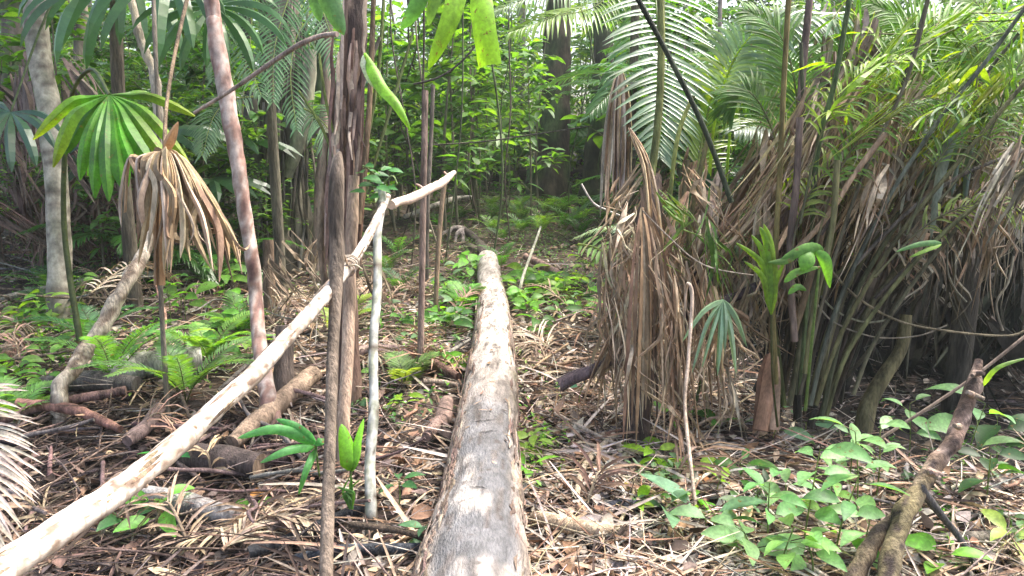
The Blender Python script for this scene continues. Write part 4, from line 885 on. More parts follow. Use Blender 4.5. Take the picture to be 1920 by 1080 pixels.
# green sprays, upper right
def spray(label, pts, n, Lpx, cols, wfac=.2, group=None, name='leafy_branch'):
    t = thing(name, label, 'branch', W(*pts[0]), group); P, _ = cat_path([W(*p) for p in pts], [1]*len(pts), 8)
    s = MB(); tube(s, P, [.004]*len(P), 5, (.14, .14, .06), smooth=False, bump=0); s.build('twig', BARK, t); m = MB(); d = pts[0][2]
    for i in range(n):
        k = R.randint(1, len(P)-1); T = (P[k]-P[k-1]).normalized(); S = rdir(U(-.4, .3))
        L = Lpx/F*d*U(.6, 1.2); leaf(m, P[k], (T+S*1.2).normalized(), UP+rdir()*.5, L, L*wfac*U(.8, 1.2), pick(cols), 4, U(.2, .9), .15, 'lin')
    m.build('foliage', LEAF, t)
BG = [(.17, .30, .03), (.22, .33, .03), (.10, .22, .03), (.09, .20, .06), (.14, .24, .12)]
GF = [(.12, .24, .03), (.09, .2, .04), (.18, .3, .04), (.10, .17, .07)]
strips(R1, 60, (1350, 1490), (70, 180), (80, 190), (5.2, 5.9), (5, 12), [(.2, .34, .04), (.12, .26, .04), (.28, .38, .05), (.08, .18, .05)], .05, .12, name='leaflets', mat=LEAF)
strips(R1, 130, (1600, 1950), (20, 290), (50, 120), (3.65, 4.4), (4, 10), [(.2, .33, .03), (.14, .26, .03), (.3, .36, .04)], -.9, .5, name='leaflets', mat=LEAF, curl=4)
for par, pts, n, L in ((R1, [(1540, 560), (1600, 300), (1680, 120), (1790, 30), (1900, 50)], 40, .3), (R1, [(1500, 500), (1500, 250), (1470, 80), (1400, 20)], 40, .3), (R2, [(1800, 420), (1780, 200), (1720, 60), (1640, 10)], 40, .3), (R2, [(1830, 420), (1850, 230), (1830, 90), (1760, 60), (1700, 120)], 40, .28),
   (R2, [(1860, 420), (1900, 220), (1890, 110), (1840, 110), (1790, 170)], 36, .26), (R1, [(1540, 560), (1580, 280), (1640, 120), (1700, 100), (1760, 150)], 36, .26), (R2, [(1880, 430), (1960, 220), (1940, 150), (1880, 180), (1840, 240)], 36, .24), (R1, [(1500, 460), (1450, 250), (1400, 170), (1360, 210)], 30, .26), (R1, [(1520, 420), (1560, 200), (1600, 60), (1590, -40)], 36, .3), (R2, [(1900, 300), (1890, 100), (1800, -20), (1700, -40)], 40, .34), (R2, [(1700, 520), (1680, 430), (1700, 400), (1760, 430)], 20, .18)):
    dd_ = U(3.9, 4.5); gi = 0; frond(par, [W(a, b, dd_+.05*i) for i, (a, b) in enumerate(pts)], .009, n, L, pick(GF), nrm=V((U(-.3, .3), -.6, .7)), ang=58, droop=.9, wd=.018, start=.35, seg=4, rcol=(.13, .14, .05), mat=LEAF)
for par, pts, n, L in ((R2, [(1700, 440), (1760, 300), (1850, 210), (1960, 190)], 34, .24), (R1, [(1520, 500), (1570, 330), (1650, 220), (1750, 190)], 34, .22), (R2, [(1640, 520), (1740, 420), (1850, 380), (1960, 420)], 30, .2), (R1, [(1500, 420), (1540, 250), (1610, 140), (1700, 110)], 34, .24), (R2, [(1760, 380), (1850, 260), (1900, 140), (1960, 60)], 34, .26), (R1, [(1480, 520), (1500, 400), (1560, 310), (1640, 290)], 26, .2)):
    frond(par, [W(a, b, 3.68+.05*i) for i, (a, b) in enumerate(pts)], .007, n, L, pick([(.10, .19, .03), (.14, .24, .05), (.09, .15, .08), (.2, .28, .05)]), nrm=V((U(-.3, .3), -.7, .6)), ang=48, droop=1.8, wd=.014, start=.3, seg=4, rcol=(.10, .10, .05), mat=LEAF, missing=.25, jit=.25)
for i in range(22):
    x = U(1640, 1990); y = U(-60, 260) if x > 1750 else U(-60, 170); d = U(3.7, 5)
    spray('narrow-leaved bright green spray overhanging the top right corner', [(x, y, d), (x-U(20, 70), y+U(5, 30), d-.1), (x-U(80, 150), y+U(10, 70), d-.2)], 20, 60, BG, .11, group='bright sprays in the top right corner')
spray('yellow-green palmate tuft hanging before the grey dead leaves', [(1835, 120, 3.8), (1832, 150, 3.8), (1830, 165, 3.8)], 10, 60, [(.25, .36, .04)])
spray('pair of yellow leaves in front of the leaning palm clump', [(1485, 300, 4.1), (1495, 330, 4.1), (1505, 345, 4.1)], 6, 50, [(.32, .42, .03)], .4)
# bright upright leaflets and broad leaf before the leaning palm clump
t = thing('palm_seedling', 'yellow-green upright leaflets in front of the leaning palm clump', 'seedling', W(1440, 600, 3.62)); m = MB(); pstem(m, [(1446, 590, 3.62, 4), (1448, 700, 3.7, 4), (1458, 800, 3.8, 5)], (.10, .10, .05))
for a, b, wv in (((1432, 500), (1380, 455), 14), ((1432, 480), (1408, 440), 14), ((1442, 470), (1424, 425), 20), ((1446, 470), (1432, 420), 16), ((1430, 520), (1395, 490), 12), ((1452, 510), (1440, 450), 15), ((1455, 530), (1475, 480), 10)): pb(m, [(1446, 590, 3.62), (a[0], a[1], 3.6), (b[0], b[1], 3.58)], wv, vary((.20, .36, .03), .15), 'lin', .4)
m.build('leaf_blade', LEAF, t)
t = thing('broadleaf_seedling', 'broad bright green leaves right of the yellow-green upright leaflets', 'seedling', W(1500, 600, 3.6)); m = MB()
for pts, wv in (([(1545, 470, 3.58), (1515, 468, 3.56), (1465, 485, 3.56)], 26), ([(1520, 470, 3.56), (1512, 490, 3.54), (1505, 508, 3.54)], 30), ([(1530, 470, 3.56), (1548, 490, 3.54), (1556, 540, 3.54)], 22), ([(1500, 475, 3.56), (1470, 490, 3.56), (1440, 492, 3.56)], 14), ([(1470, 530, 3.56), (1495, 510, 3.56), (1540, 500, 3.56)], 16), ([(1478, 552, 3.54), (1495, 538, 3.54), (1512, 545, 3.54)], 14)): pb(m, pts, wv, vary((.14, .32, .05), .2), 'ell', .25)
m.build('leaf_blade', LEAF, t); m = MB(); pstem(m, [(1540, 470, 3.58, 4), (1530, 560, 3.6, 5), (1510, 770, 3.75, 6)], (.14, .2, .07)); m.build('stem', LEAF, t)
t = thing('palm_leaf', 'two long green blades reaching left over the dark hollow', 'palm leaf', W(1765, 455, 3.56)); m = MB()
pb(m, [(1765, 455, 3.56), (1725, 458, 3.54), (1680, 472, 3.54)], 11, (.16, .34, .12)); pb(m, [(1765, 458, 3.56), (1735, 470, 3.54), (1705, 483, 3.54)], 9, (.2, .36, .05)); m.build('leaf_blade', LEAF, t)

# ---- seedlings
def seedling(px, py, n, hpx, Lpx, col, label, group=None, wf=.44, name='seedling', dsh=0, mat=LEAF, flat=.55):
    b = G(px, py); d = b.y*math.cos(PITCH)+(CAM.z-b.z)*math.sin(PITCH); t = thing(name, label, 'seedling', b, group)
    h = hpx/F*d; L = Lpx/F*d; top = b+V((U(-.15, .15)*h, U(-.15, .1)*h, h)); s = MB()
    tube(s, [b-UP*.02, b.lerp(top, .5)+V((U(-.02, .02), 0, 0)), top], [.004, .0035, .002], 5, (.17, .22, .09), bump=0); m = MB()
    a0 = U(0, 6.28)
    for i in range(n):
        u = 1-.6*(i/max(1, n-1))*U(.6, 1.1) if n > 4 else U(.8, 1); q = b.lerp(top, max(.2, u)); a = a0+i*2.4+U(-.3, .3)
        dd = V((math.cos(a), math.sin(a), U(.05, .6))); pt_ = q+dd*L*.25
        tube(s, [q, pt_], [.002, .0015], 4, (.17, .24, .09), bump=0, smooth=False, cap=False)
        l_ = L*U(.7, 1.2); leaf(m, pt_, dd, (UP+V((0, -.35, 0))+rdir()*flat).normalized(), l_, l_*wf*U(.85, 1.15), vary(col, .2), 7, U(.4, 1.1), .14, 'ell')
    s.build('stem', LEAF, t); m.build('foliage', mat, t)
MINT = (.17, .33, .13)
for i, (x, y, n, h, L) in enumerate(((1440, 1040, 7, 120, 88), (1500, 1060, 8, 150, 92), (1560, 1075, 8, 170, 95), (1400, 1075, 6, 80, 95), (1470, 1000, 7, 90, 80), (1540, 1000, 8, 130, 84), (1600, 1010, 8, 160, 84), (1640, 960, 8, 130, 78), (1590, 940, 7, 90, 70), (1520, 1120, 8, 110, 100), (1620, 1090, 7, 90, 92), (1340, 1050, 4, 70, 100), (1460, 1110, 7, 100, 100), (1700, 900, 6, 110, 66))):
    seedling(x, y, n-R.choice((0, 1, 2)), h*U(.9, 1.5), L*U(.55, .85), R.choice([MINT, MINT, (.17, .35, .09), (.12, .28, .10), (.20, .36, .16)]), 'mint-green broad-leaved seedling in the thick patch left of the knobbly branch', 'seedlings by the knobbly branch', name='broadleaf_seedling')
for x, y, n, h, L, c, lb in ((1800, 900, 5, 150, 80, MINT, 'seedling with light leaves just behind the knobbly branch'), (1850, 960, 6, 120, 60, DARKG, 'dark-leaved seedling at the right edge behind the knobbly branch'), (1890, 1060, 5, 60, 70, (.3, .4, .1), 'pale yellow-green seedling in the bottom right corner'), (1760, 1090, 5, 60, 60, BRIGHT, 'small seedling right of the foot of the knobbly branch'), (1870, 870, 6, 90, 70, DARKG, 'dark glossy seedling against the hollow at the right edge'),
 (1240, 1020, 2, 60, 80, (.12, .24, .13), 'two-leaved dark seedling on the litter between log and seedling patch'), (1320, 1010, 2, 50, 110, (.14, .27, .16), 'two large flat bluish leaves left of the seedling patch'), (1260, 815, 3, 30, 50, BRIGHT, 'small green leaves at the foot of the skirted palm'), (1450, 840, 3, 40, 60, (.16, .28, .16), 'pale curled leaf plant at the foot of the broken sheath'), (1510, 820, 3, 30, 75, (.05, .13, .07), 'dark long-leaved plant right of the broken sheath'), (1088, 780, 1, 55, 40, (.06, .2, .12), 'single dark oval leaf beside the lying spiny stem'), (1345, 830, 3, 40, 40, GREEN, 'low green plant before the skirted palm'),
 (1380, 905, 3, 40, 50, GREEN, 'low plant behind the seedling patch'), (320, 905, 3, 40, 50, (.05, .25, .06), 'tiny dark green seedling on the cut dark log'), (300, 1010, 5, 70, 70, (.13, .36, .05), 'bright green seedling beside the grey lying branch below the handrail'), (240, 1010, 3, 40, 60, (.07, .2, .07), 'dull green seedling left of the bright one below the handrail'), (480, 985, 3, 30, 32, BRIGHT, 'very small round-leaved seedling right of the grey lying branch'), (745, 960, 4, 60, 40, (.06, .17, .06), 'dark seedling between grey post and log'), (800, 1040, 6, 60, 44, (.07, .17, .08), 'creeping green plant against the left flank of the log'), (990, 925, 4, 50, 46, BRIGHT, 'bright seedling close to the right side of the log'), (1000, 880, 9, 60, 34, (.2, .33, .05), 'bushy yellow-green seedling right of the log'), (700, 395, 9, 60, 44, (.04, .15, .05), 'leafy twig growing at the top of the grey post')):
    seedling(x, y, n, h, L, c, lb)
# leaves at the grey post top sit on a twig
t = thing('leafy_twig', 'dark green leaves sprouting from the top of the grey post', 'twig', W(716, 350, 3.95)); m = MB(); s = MB()
pstem(s, [(716, 350, 3.95, 5), (700, 325, 3.9, 4), (680, 310, 3.85, 3)], (.12, .15, .06)); pstem(s, [(716, 350, 3.95, 5), (735, 330, 3.9, 4), (745, 345, 3.85, 3)], (.12, .15, .06)); s.build('twig', BARK, t)
for i in range(18): q = W(705+U(-38, 42), 338+U(-28, 30), 3.88+U(-.08, .08)); leaf(m, q, rdir(U(-.3, .5)), UP+V((0, -.6, 0)), U(.07, .11), U(.035, .06), vary((.05, .16, .05), .3), 5, .5, .15)
m.build('foliage', LEAF, t)
for i in range(16):
    seedling(U(960, 1080), U(545, 610), R.randint(5, 8), U(25, 50), U(26, 40), R.choice([(.2, .36, .05), (.14, .32, .05), BRIGHT]), 'sunlit bright green seedling right of the log at mid distance', 'bright seedlings beside the log')
for i in range(34):
    x, y = (U(-40, 110), U(620, 800)) if i < 18 else (U(100, 480), U(560, 700))
    seedling(x, y, R.randint(5, 10), U(30, 90), U(24, 46), R.choice([(.14, .30, .05), (.2, .34, .06), (.09, .22, .05), BRIGHT]), 'fresh green seedling at the left edge below the pale kinked tree' if i < 18 else 'green seedling among the litter around the left ferns', 'seedlings at the left edge' if i < 18 else 'seedlings by the left ferns', wf=.42)
for i in range(80):
    x, y = R.choice(((U(640, 900), U(600, 800)), (U(980, 1160), U(520, 640)), (U(820, 900), U(520, 640)), (U(1180, 1420), U(860, 1000)), (U(1700, 1920), U(850, 1060))))
    seedling(x, y, R.randint(3, 6), U(15, 50), U(22, 44), R.choice([YG, GREEN, BRIGHT, (.12, .22, .1)]), 'small green seedling poking through the dry litter near the log', 'small seedlings in the litter')
# palm seedling with five blades by the posts
t = thing('palm_seedling', 'young palm with five spreading narrow leaflets left of the sharpened post', 'seedling', G(600, 905)); m = MB()
for pts, wv in (([(592, 830, 2.95), (555, 800, 2.9), (518, 786, 2.9)], 17), ([(592, 832, 2.95), (520, 805, 2.85), (445, 822, 2.8)], 21), ([(590, 838, 2.95), (540, 845, 2.85), (488, 868, 2.8)], 18), ([(594, 840, 2.95), (575, 880, 2.85), (560, 928, 2.85)], 14), ([(592, 835, 2.95), (600, 828, 2.9), (608, 824, 2.95)], 18)): pb(m, pts, wv, vary((.10, .34, .10), .12), 'lin', .35)
m.build('leaf_blade', LEAF, t); m = MB(); tube(m, [W(592, 834, 2.95), W(596, 870, 2.98), G(600, 905)], [.004, .004, .005], 6, (.12, .2, .06)); m.build('stem', LEAF, t)
t = thing('palm_seedling', 'bright young palm with two upright blades between the brown and grey posts', 'seedling', G(658, 960)); m = MB()
for pts, wv in (([(656, 882, 2.85), (650, 840, 2.85), (640, 795, 2.85)], 34), ([(660, 884, 2.85), (668, 840, 2.86), (682, 785, 2.9)], 17), ([(662, 880, 2.85), (672, 850, 2.86), (676, 800, 2.9)], 10)): pb(m, pts, wv, (.17, .42, .03), 'lin', .45)
for i in range(14): pb(m, [(658+U(-4, 4), 955, 2.86), (658+U(-16, 16), 925, 2.85), (658+U(-30, 30), 910+U(-20, 30), 2.84)], 5, (.1, .26, .05))
m.build('leaf_blade', LEAF, t); m = MB(); tube(m, [W(658, 882, 2.85), G(658, 960)], [.004, .005], 6, (.1, .2, .05)); m.build('stem', LEAF, t)

# ---- ferns
def fern(px, py, n, Lm, label, col=(.17, .33, .08), group=None, nl=30, LL=.13, y=None, ds=None):
    b = G(px, py); t = thing('fern', label, 'fern', b, group)
    for i in range(n):
        a = (ds[i] if ds else i*2.4+U(-.4, .4)); d = V((math.cos(a), math.sin(a), 0)); e = U(1.6, 4.5); l = Lm*U(.75, 1.1); dd = (d+UP*e).normalized(); pts = [b.copy()]
        for k in range(5): pts.append(pts[-1]+dd*l/5); dd = (dd+d*.14-UP*.26).normalized()
        frond(t, pts, .004, nl, LL, vary(col, .2), rcol=(.1, .12, .04), nrm=UP, ang=72, droop=.25, wd=.02, start=.18, mat=LEAF, seg=2, jit=.04)
fern(350, 765, 8, .75, 'tall light green fern left of the handrail', (.13, .25, .09), nl=34, LL=.11)
fern(392, 690, 6, .6, 'feathery fern behind the tall light green fern', LL=.11)
fern(215, 740, 6, .75, 'fern with long low fronds spreading over the debris at left', (.12, .27, .08))
fern(180, 660, 5, .6, 'darker fern in front of the whitish bent tree', (.06, .17, .06))
fern(20, 810, 5, .45, 'pale green fern at the left edge above the dried frond', (.16, .3, .08))
fern(450, 640, 5, .5, 'small fern at the foot of the mottled tree', (.12, .25, .07))
fern(640, 640, 4, .5, 'small yellowish fern behind the brown posts', (.22, .3, .06))
fern(870, 590, 5, .45, 'fresh fern at the left side of the log', (.13, .28, .06))
fern(1180, 640, 6, .5, 'soft green fern tucked against the left of the skirted palm', (.12, .25, .09))
fern(760, 730, 4, .35, 'low pale fern between brown pole and grey post', (.18, .27, .09))
for i in range(30):
    g_ = (U(820, 1160), U(365, 440)); x, y = g_; fern(x, y, 6, U(.3, .7), 'small fern growing further back on the forest floor', R.choice([GREEN, (.08, .17, .06), (.12, .24, .05)]), 'ferns on the forest floor', nl=12, LL=.14)
for i in range(22):
    x, y = R.choice(((U(0, 480), U(470, 600)), (U(850, 1180), U(400, 520)), (U(600, 780), U(480, 560)))); fern(x, y, 5, U(.4, .7), 'small fern growing further back on the forest floor', R.choice([GREEN, (.08, .2, .06), (.06, .14, .06)]), 'ferns on the forest floor', nl=16, LL=.12)

# ---- lying wood and debris
def lying(label, pts, col, cut=None, n=12, group=None, name='fallen_branch', mat=BARK, lift=0, bump=.12):
    P = []; rr = []
    for (px, py, wv) in pts:
        g = G(px, py); d = (g-CAM).dot(fw); r = wv/2/F*d; P.append(g+V((0, 0, r*.8+lift+.05))); rr.append(r)
    m = MB(); tube(m, P, rr, n, col, bump=bump, bf=10, k=7, cv=cut); o = m.build(name, mat, None, P[0]); return tag(o, label, 'branch', group)
lying('thick dark lying log with a round cut end left of the sharpened post', [(325, 890, 44), (400, 900, 54), (490, 915, 48)], (.07, .055, .045), (.22, .16, .11), 16, name='cut_log')
lying('grey weathered branch lying below the handrail', [(255, 955, 30), (340, 985, 42), (448, 1015, 38)], (.26, .24, .23), name='fallen_branch')
lying('pale brown split branch pointing up towards the mottled tree', [(440, 880, 30), (520, 815, 38), (590, 745, 34)], (.24, .18, .13), lift=.05)
lying('short brown stick standing up against the handrail', [(243, 880, 24), (275, 850, 26), (303, 815, 26)], (.21, .15, .12), lift=.06)
lying('dark rotting log right of the cut dark log', [(480, 905, 34), (540, 885, 36), (606, 865, 34)], (.08, .055, .045), name='rotting_log')
lying('long black soaked branch in the debris at bottom left of the sharpened post', [(470, 1075, 24), (560, 1040, 26), (690, 975, 22)], (.035, .035, .04))
lying('black soaked bough crossing the bottom edge left of the log', [(560, 1085, 20), (640, 1065, 24), (790, 1058, 18)], (.05, .055, .065))
lying('long tan branch lying in the litter right of the log', [(1000, 1005, 22), (1070, 1020, 34), (1150, 1045, 32)], (.36, .27, .20), (.3, .22, .15))
lying('grey long branch lying behind the knobbly branch', [(1700, 1050, 20), (1820, 1048, 26), (1930, 1038, 24)], (.15, .13, .11))
lying('brown branch slanting over debris at the left edge', [(-10, 830, 16), (90, 800, 20), (240, 770, 16)], (.19, .12, .10), lift=.05)
lying('reddish brown dead palm stalk lying at left', [(40, 800, 20), (140, 815, 22), (230, 845, 14)], (.24, .13, .10), lift=.06)
lying('thick grey half buried log among the left ferns', [(210, 740, 46), (290, 720, 54), (380, 705, 44)], (.26, .25, .22), name='half_buried_log')
lying('dark half buried log under the ferns at left', [(60, 770, 34), (150, 745, 40), (260, 750, 32)], (.12, .10, .085), name='half_buried_log')
lying('brown log chunk behind the grey post', [(650, 690, 26), (720, 688, 30), (770, 690, 24)], (.2, .14, .12), name='log_chunk')
lying('dark knotty root chunk against the left side of the log', [(800, 850, 20), (830, 820, 34), (838, 780, 26)], (.2, .15, .12), name='root_chunk')
lying('mottled root snag left of the log at mid distance', [(795, 690, 22), (830, 715, 20), (860, 730, 18)], (.13, .08, .06), name='root_snag')
lying('bleached branch lying left of the log end', [(760, 425, 8), (850, 392, 10), (890, 388, 8)], (.45, .4, .36), lift=.1)
lying('pinkish dead branch lying right of the log end', [(985, 500, 12), (1025, 525, 16), (1055, 545, 14)], (.3, .2, .17), lift=.05)
lying('pale forked stick lying right of the bushy seedling', [(1080, 970, 12), (1098, 905, 12), (1150, 850, 12)], (.42, .33, .24), lift=.03)
lying('long straight thin stick lying towards the skirted palm', [(1040, 810, 7), (1180, 880, 7), (1300, 905, 7)], (.4, .32, .25), lift=.04)
lying('bare grey pole lying far left behind the ferns', [(10, 600, 10), (200, 560, 12), (420, 540, 10)], (.28, .25, .2), lift=.12)
lying('black soaked curled sheath in the litter between log and seedling patch', [(1120, 985, 14), (1175, 985, 24), (1240, 990, 14)], (.035, .035, .045))
for lb, px, py, L, c in (('bright yellow fallen leaf on the litter right of the log', 1184, 942, .07, (.65, .52, .12)), ('second yellow fallen leaf smaller and close to the seedling patch', 1352, 900, .05, (.6, .45, .1)), ('rust-red fallen leaf right of the log near the yellow leaf', 1146, 935, .07, (.32, .1, .07)), ('orange-brown fallen leaf beside the cut end of the dark log', 470, 945, .09, (.42, .2, .06)), ('large brown curled leaf near the left flank of the log', 770, 1000, .12, (.25, .15, .1)), ('pale pink-brown curled leaf right beside the near end of the log', 1010, 950, .13, (.48, .33, .25)), ('orange-brown leaf lying under the broken sheath', 1300, 930, .08, (.36, .17, .07))):
    g = G(px, py)+UP*.05; m = MB(); leaf(m, g, rdir(.1), UP+V((0, -.7, 0)), L, L*.6, c, 6, .5, .3, 'ell', .3); tag(m.build('fallen_leaf', LITTER, None, g), lb, 'leaf')
SC = [GREYB, TAN, DARKB, PINKB, PALE, (.12, .085, .07), (.35, .3, .26)]
def sticks(n, xr, yr, Lr, wr, cols, label, group, lift=(.0, .1)):
    for i in range(n):
        g = G(U(*xr), U(*yr)); L = U(*Lr); a = U(0, 6.28); d = V((math.cos(a), math.sin(a), 0)); r = U(*wr)/2; l0 = U(*lift)*U(0, 1); l1 = U(*lift)
        e = g+d*L; e.z = gz(e.x, e.y)+r+l1; g2 = g+UP*(r+l0); k1 = g2.lerp(e, U(.3, .45))+rdir()*L*U(.01, .06)+UP*.01; k2 = g2.lerp(e, U(.6, .75))+rdir()*L*U(.01, .06)
        m = MB(); tube(m, [g2, k1, k2, e], [r, r*U(.85, 1.1), r*U(.8, 1), r*U(.4, .8)], 8, pick(cols), bump=.16, bf=16, k=5)
        tag(m.build('fallen_stick', BARK, None, g), label, 'stick', group)
sticks(90, (-100, 700), (740, 1080), (.2, .8), (.008, .032), [DARKB, (.04, .032, .032), (.20, .14, .12), (.16, .14, .13), (.12, .08, .075), (.2, .13, .11)], 'brown dead stick in the tangled debris left of the log', 'sticks in the left debris', (.03, .22))
sticks(60, (990, 1900), (760, 1080), (.2, .7), (.006, .026), [TAN, PINKB, PALE, GREYB, DARKB], 'dry stick lying in the litter right of the log', 'sticks in the right litter', (.0, .08))
sticks(40, (500, 860), (560, 760), (.3, .9), (.01, .035), [PINKB, TAN, GREYB, (.14, .1, .08)], 'dry stick between the posts and the log', 'sticks by the posts', (.0, .12))
sticks(30, (980, 1160), (560, 740), (.3, .8), (.008, .025), [PINKB, TAN, PALE], 'dry stick lying between the log and the skirted palm', 'sticks by the skirted palm', (.0, .1))
sticks(40, (-60, 560), (470, 620), (.4, 1.5), (.01, .03), [GREYB, PINKB, (.2, .15, .11)], 'dead stick leaning in the undergrowth at the left back', 'sticks at the left back', (.05, .4))
sticks(24, (1500, 1900), (680, 840), (.3, .9), (.008, .025), [(.06, .055, .05), (.1, .09, .08)], 'dark stick lying in the shaded hollow', 'sticks in the hollow', (0, .15))
def deadfrond(label, pts, n, L, col, group=None, **k):
    P = []
    for px, py, lf in pts: g = G(px, py); P.append(g+UP*lf)
    t = thing('dead_palm_frond', label, 'palm frond', P[0], group); o = frond(t, P, .010, n, L, col, rcol=(.3, .22, .15), mat=DRY, **k); return t
t = thing('dead_palm_frond', 'pale dried frond with parallel leaflets at the bottom left corner', 'palm frond', W(-20, 740, 2.3))
fr(t, [(-60, 700, 2.5), (-30, 800, 2.3), (-25, 900, 2.15), (-40, 1010, 2.0), (-70, 1120, 1.9)], 60, .27, (.60, .50, .40), nrm=V((-.1, -1, .5)), ang=48, droop=.5, wd=.010, start=.1, mat=DRY, rcol=(.35, .25, .2), one_side=0)
deadfrond('dried tan frond lying along the bottom edge left of the sharpened post', [(720, 945, .12), (600, 985, .12), (470, 1020, .1), (300, 1065, .08)], 40, .26, (.42, .33, .22), wd=.014, droop=.9, ang=40, start=.05, jit=.3)
deadfrond('dried frond fanned over the debris below the handrail', [(420, 1075, .1), (500, 1030, .14), (600, 1020, .1)], 26, .3, (.45, .35, .25), wd=.014, droop=1.0, ang=45, start=.05, jit=.3)
deadfrond('bleached dead frond at the foot of the whitish bent tree', [(180, 640, .4), (260, 600, .5), (330, 580, .3)], 26, .35, (.46, .38, .28), wd=.02, droop=1.4, ang=55, start=.05, jit=.3)
for i in range(64):
    x, y = R.choice(((U(-60, 520), U(520, 700)), (U(-60, 520), U(520, 700)), (U(0, 560), U(740, 1060)), (U(660, 860), U(560, 760)), (U(990, 1420), U(600, 980)), (U(1000, 1180), U(560, 700))))
    a = U(-120, 120); deadfrond('dried palm frond fallen on the forest floor', [(x, y, .05), (x+a*.5, y+U(-20, 20), U(.1, .25)), (x+a, y+U(-40, 30), .06)], 16, U(.2, .4), pick([TAN, (.38, .31, .24), PINKB, (.3, .22, .15), (.2, .15, .11)]), 'dried fronds on the forest floor', wd=.016, droop=1.2, ang=50, start=.05, jit=.4, seg=3, missing=.2)
# dead brown thickets at the left back
t = thing('dead_thicket', 'brown heap of dead fronds behind the pale kinked tree', 'palm', on(90, 8)); strips(t, 150, (-60, 260), (330, 400), (60, 150), (7.6, 9), (5, 12), [(.2, .13, .10), (.13, .085, .065), (.27, .2, .15)], 0, .7)
t = thing('dead_thicket', 'heap of stringy dead fronds around the foot of the vine-covered tree', 'palm', on(600, 7)); strips(t, 34, (500, 700), (400, 500), (50, 120), (5.8, 7), (4, 9), [(.24, .18, .12), (.16, .12, .08), (.32, .25, .17)], 0, .7)
t = thing('dead_thicket', 'brown hanging dead fronds by the trunk left of the green fan leaf', 'palm', on(60, 8)); strips(t, 60, (-30, 130), (90, 260), (80, 200), (7, 8), (8, 18), [(.16, .12, .10), (.24, .18, .15)], .3, .3)

# ------------------------------------------------------------------ haze
def haze():
    m = bpy.data.materials.new('haze'); m.use_nodes = True; n = m.node_tree; n.nodes.clear()
    v = n.nodes.new('ShaderNodeVolumePrincipled'); v.inputs['Color'].default_value = (.93, .97, .92, 1); v.inputs['Density'].default_value = .0014
    o = n.nodes.new('ShaderNodeOutputMaterial'); n.links.new(v.outputs[0], o.inputs['Volume'])
    x, y0, y1, z0, z1 = 135, -65, 225, -2, 19
    P = [(-x, y0, z0), (x, y0, z0), (x, y1, z0), (-x, y1, z0), (-x, y0, z1), (x, y0, z1), (x, y1, z1), (-x, y1, z1)]
    me = bpy.data.meshes.new('haze'); me.from_pydata(P, [], [(0, 3, 2, 1), (4, 5, 6, 7), (0, 1, 5, 4), (1, 2, 6, 5), (2, 3, 7, 6), (3, 0, 4, 7)]); me.materials.append(m)
    o = bpy.data.objects.new('haze', me); COL.objects.link(o); tag(o, 'thin humid haze filling the forest air', 'haze', kind='stuff')
haze()

# ------------------------------------------------------------------ labels that single the repeats out
LM = [('the near end of the log', W(890, 1000, 3)), ('the middle of the log', W(925, 700, 5)), ('the far end of the log', W(915, 490, 10)), ('the sharpened post', W(613, 1000, 2.8)), ('the grey post', W(694, 930, 3.1)),
 ('the mottled tree', W(508, 775, 4.5)), ('the vine-covered tree', W(540, 480, 9.5)), ('the pale kinked tree', W(112, 600, 6.6)), ('the whitish bent tree', W(92, 790, 4.3)), ('the skirted palm', W(1205, 830, 3.9)),
 ('the broken sheath', W(1440, 800, 3.9)), ('the leaning palm clump', W(1500, 750, 4.6)), ('the knobbly branch', W(1700, 960, 2.7)), ('the far right palm', on(1830, 5.4)), ('the flared tree', on(1035, 17)),
 ('the cut dark log', W(420, 900, 3)), ('the bottom left dried frond', W(0, 950, 2.1)), ('the tall light green fern', W(350, 770, 4)), ('the thin brown pole', W(788, 690, 5.2)), ('the slim grey far trunk', on(905, 20)), ('the dark trunk at the left edge', on(30, 11))]
def relation(p):
    nm, q = min(LM, key=lambda a: (a[1].xy-p.xy).length/(1+.06*a[1].y)); dx, dy = p.x-q.x, p.y-q.y
    if abs(dx) > abs(dy)*.8: return ('left of ' if dx < 0 else 'right of ')+nm
    return ('before ' if dy < 0 else 'behind ')+nm
def height(o):
    zs = [c.dimensions.length for c in [o]+list(o.children) if c.type == 'MESH']
    return max(zs) if zs else 1
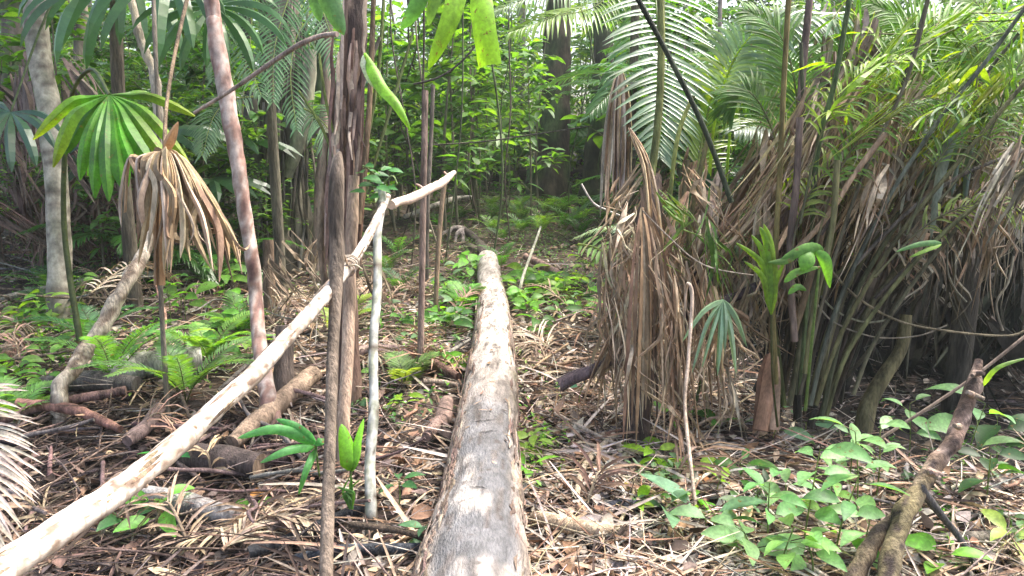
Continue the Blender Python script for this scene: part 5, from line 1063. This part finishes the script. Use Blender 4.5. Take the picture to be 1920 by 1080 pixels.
SHORT = {'seedlings by the knobbly branch': 'mint-green broad-leaved seedling', 'bright sprays in the top right corner': 'narrow-leaved green spray', 'dried fronds on the forest floor': 'dried fallen frond',
 'sticks in the left debris': 'brown debris stick', 'sticks in the right litter': 'dry litter stick', 'sticks by the posts': 'dry stick', 'sticks by the skirted palm': 'dry pale stick', 'sticks at the left back': 'dead leaning stick', 'sticks in the hollow': 'dark hollow stick',
 'small seedlings in the litter': 'tiny litter seedling', 'bright seedlings beside the log': 'sunlit bright seedling', 'seedlings at the left edge': 'fresh green seedling', 'seedlings by the left ferns': 'leafy green seedling', 'ferns on the forest floor': 'small fern'}
FARS = {'understory shrubs', 'understory palms', 'thin trunks in the far forest', 'thin lianas in the far forest'}
bpy.context.view_layer.update()
seen = {}
for o in [o for o in COL.objects if o.parent is None and o.get('group') and o['group'] in SHORT or o.parent is None and o.get('group') in FARS]:
    g = o['group']; p = o.location
    if g in FARS:
        o['label'] = {'shrub': {'bright_shrub': 'bright small-leaved bush', 'broadleaf_shrub': 'broad-leaved sapling', 'leafy_sapling': 'tall dark leafy sapling', 'bright_broadleaf': 'large-leaved yellow-green sapling'}.get(o.name.split('.')[0], 'bush'), 'palm': {'fan_palm': 'dark fan palm', 'feather_palm': 'green feather palm', 'tall_feather_palm': 'tall bluish feather palm'}.get(o.name.split('.')[0], 'palm'), 'sapling': 'thin bare trunk', 'vine': 'thin hanging liana'}[o['category']]+' '+relation(p)
        d = (p-CAM).dot(fw); o['label'] = o['label'].replace(' the ', ' ')+(' far back' if d > 22 else ' halfway back' if d > 13 else ' close by'); continue
    sz = height(o); seen.setdefault((g, relation(p)), []).append((p.x/max(.5, p.y), sz, o))
ORD = ['leftmost', 'second from the left', 'third from the left', 'fourth from the left', 'fifth from the left', 'sixth from the left', 'seventh from the left', 'eighth from the left']
for (g, r), L in seen.items():
    L.sort(key=lambda a: a[1]); n = len(L); k = 3 if n > 8 else (2 if n > 3 else 1); per = -(-n//k)
    for c in range(k):
        part = sorted(L[c*per:(c+1)*per], key=lambda a: a[0]); word = {1: ('',), 2: ('smaller ', 'larger '), 3: ('short ', 'middling ', 'big ')}[k][c]
        for i, (_, _, o) in enumerate(part):
            lab = word+SHORT[g]+' '+r.replace(' the ', ' ')
            if len(part) > 1: lab += ', '+(ORD[i] if i < len(part)-1 and i < len(ORD) else 'rightmost' if i == len(part)-1 else 'amid the rest')
            o['label'] = lab
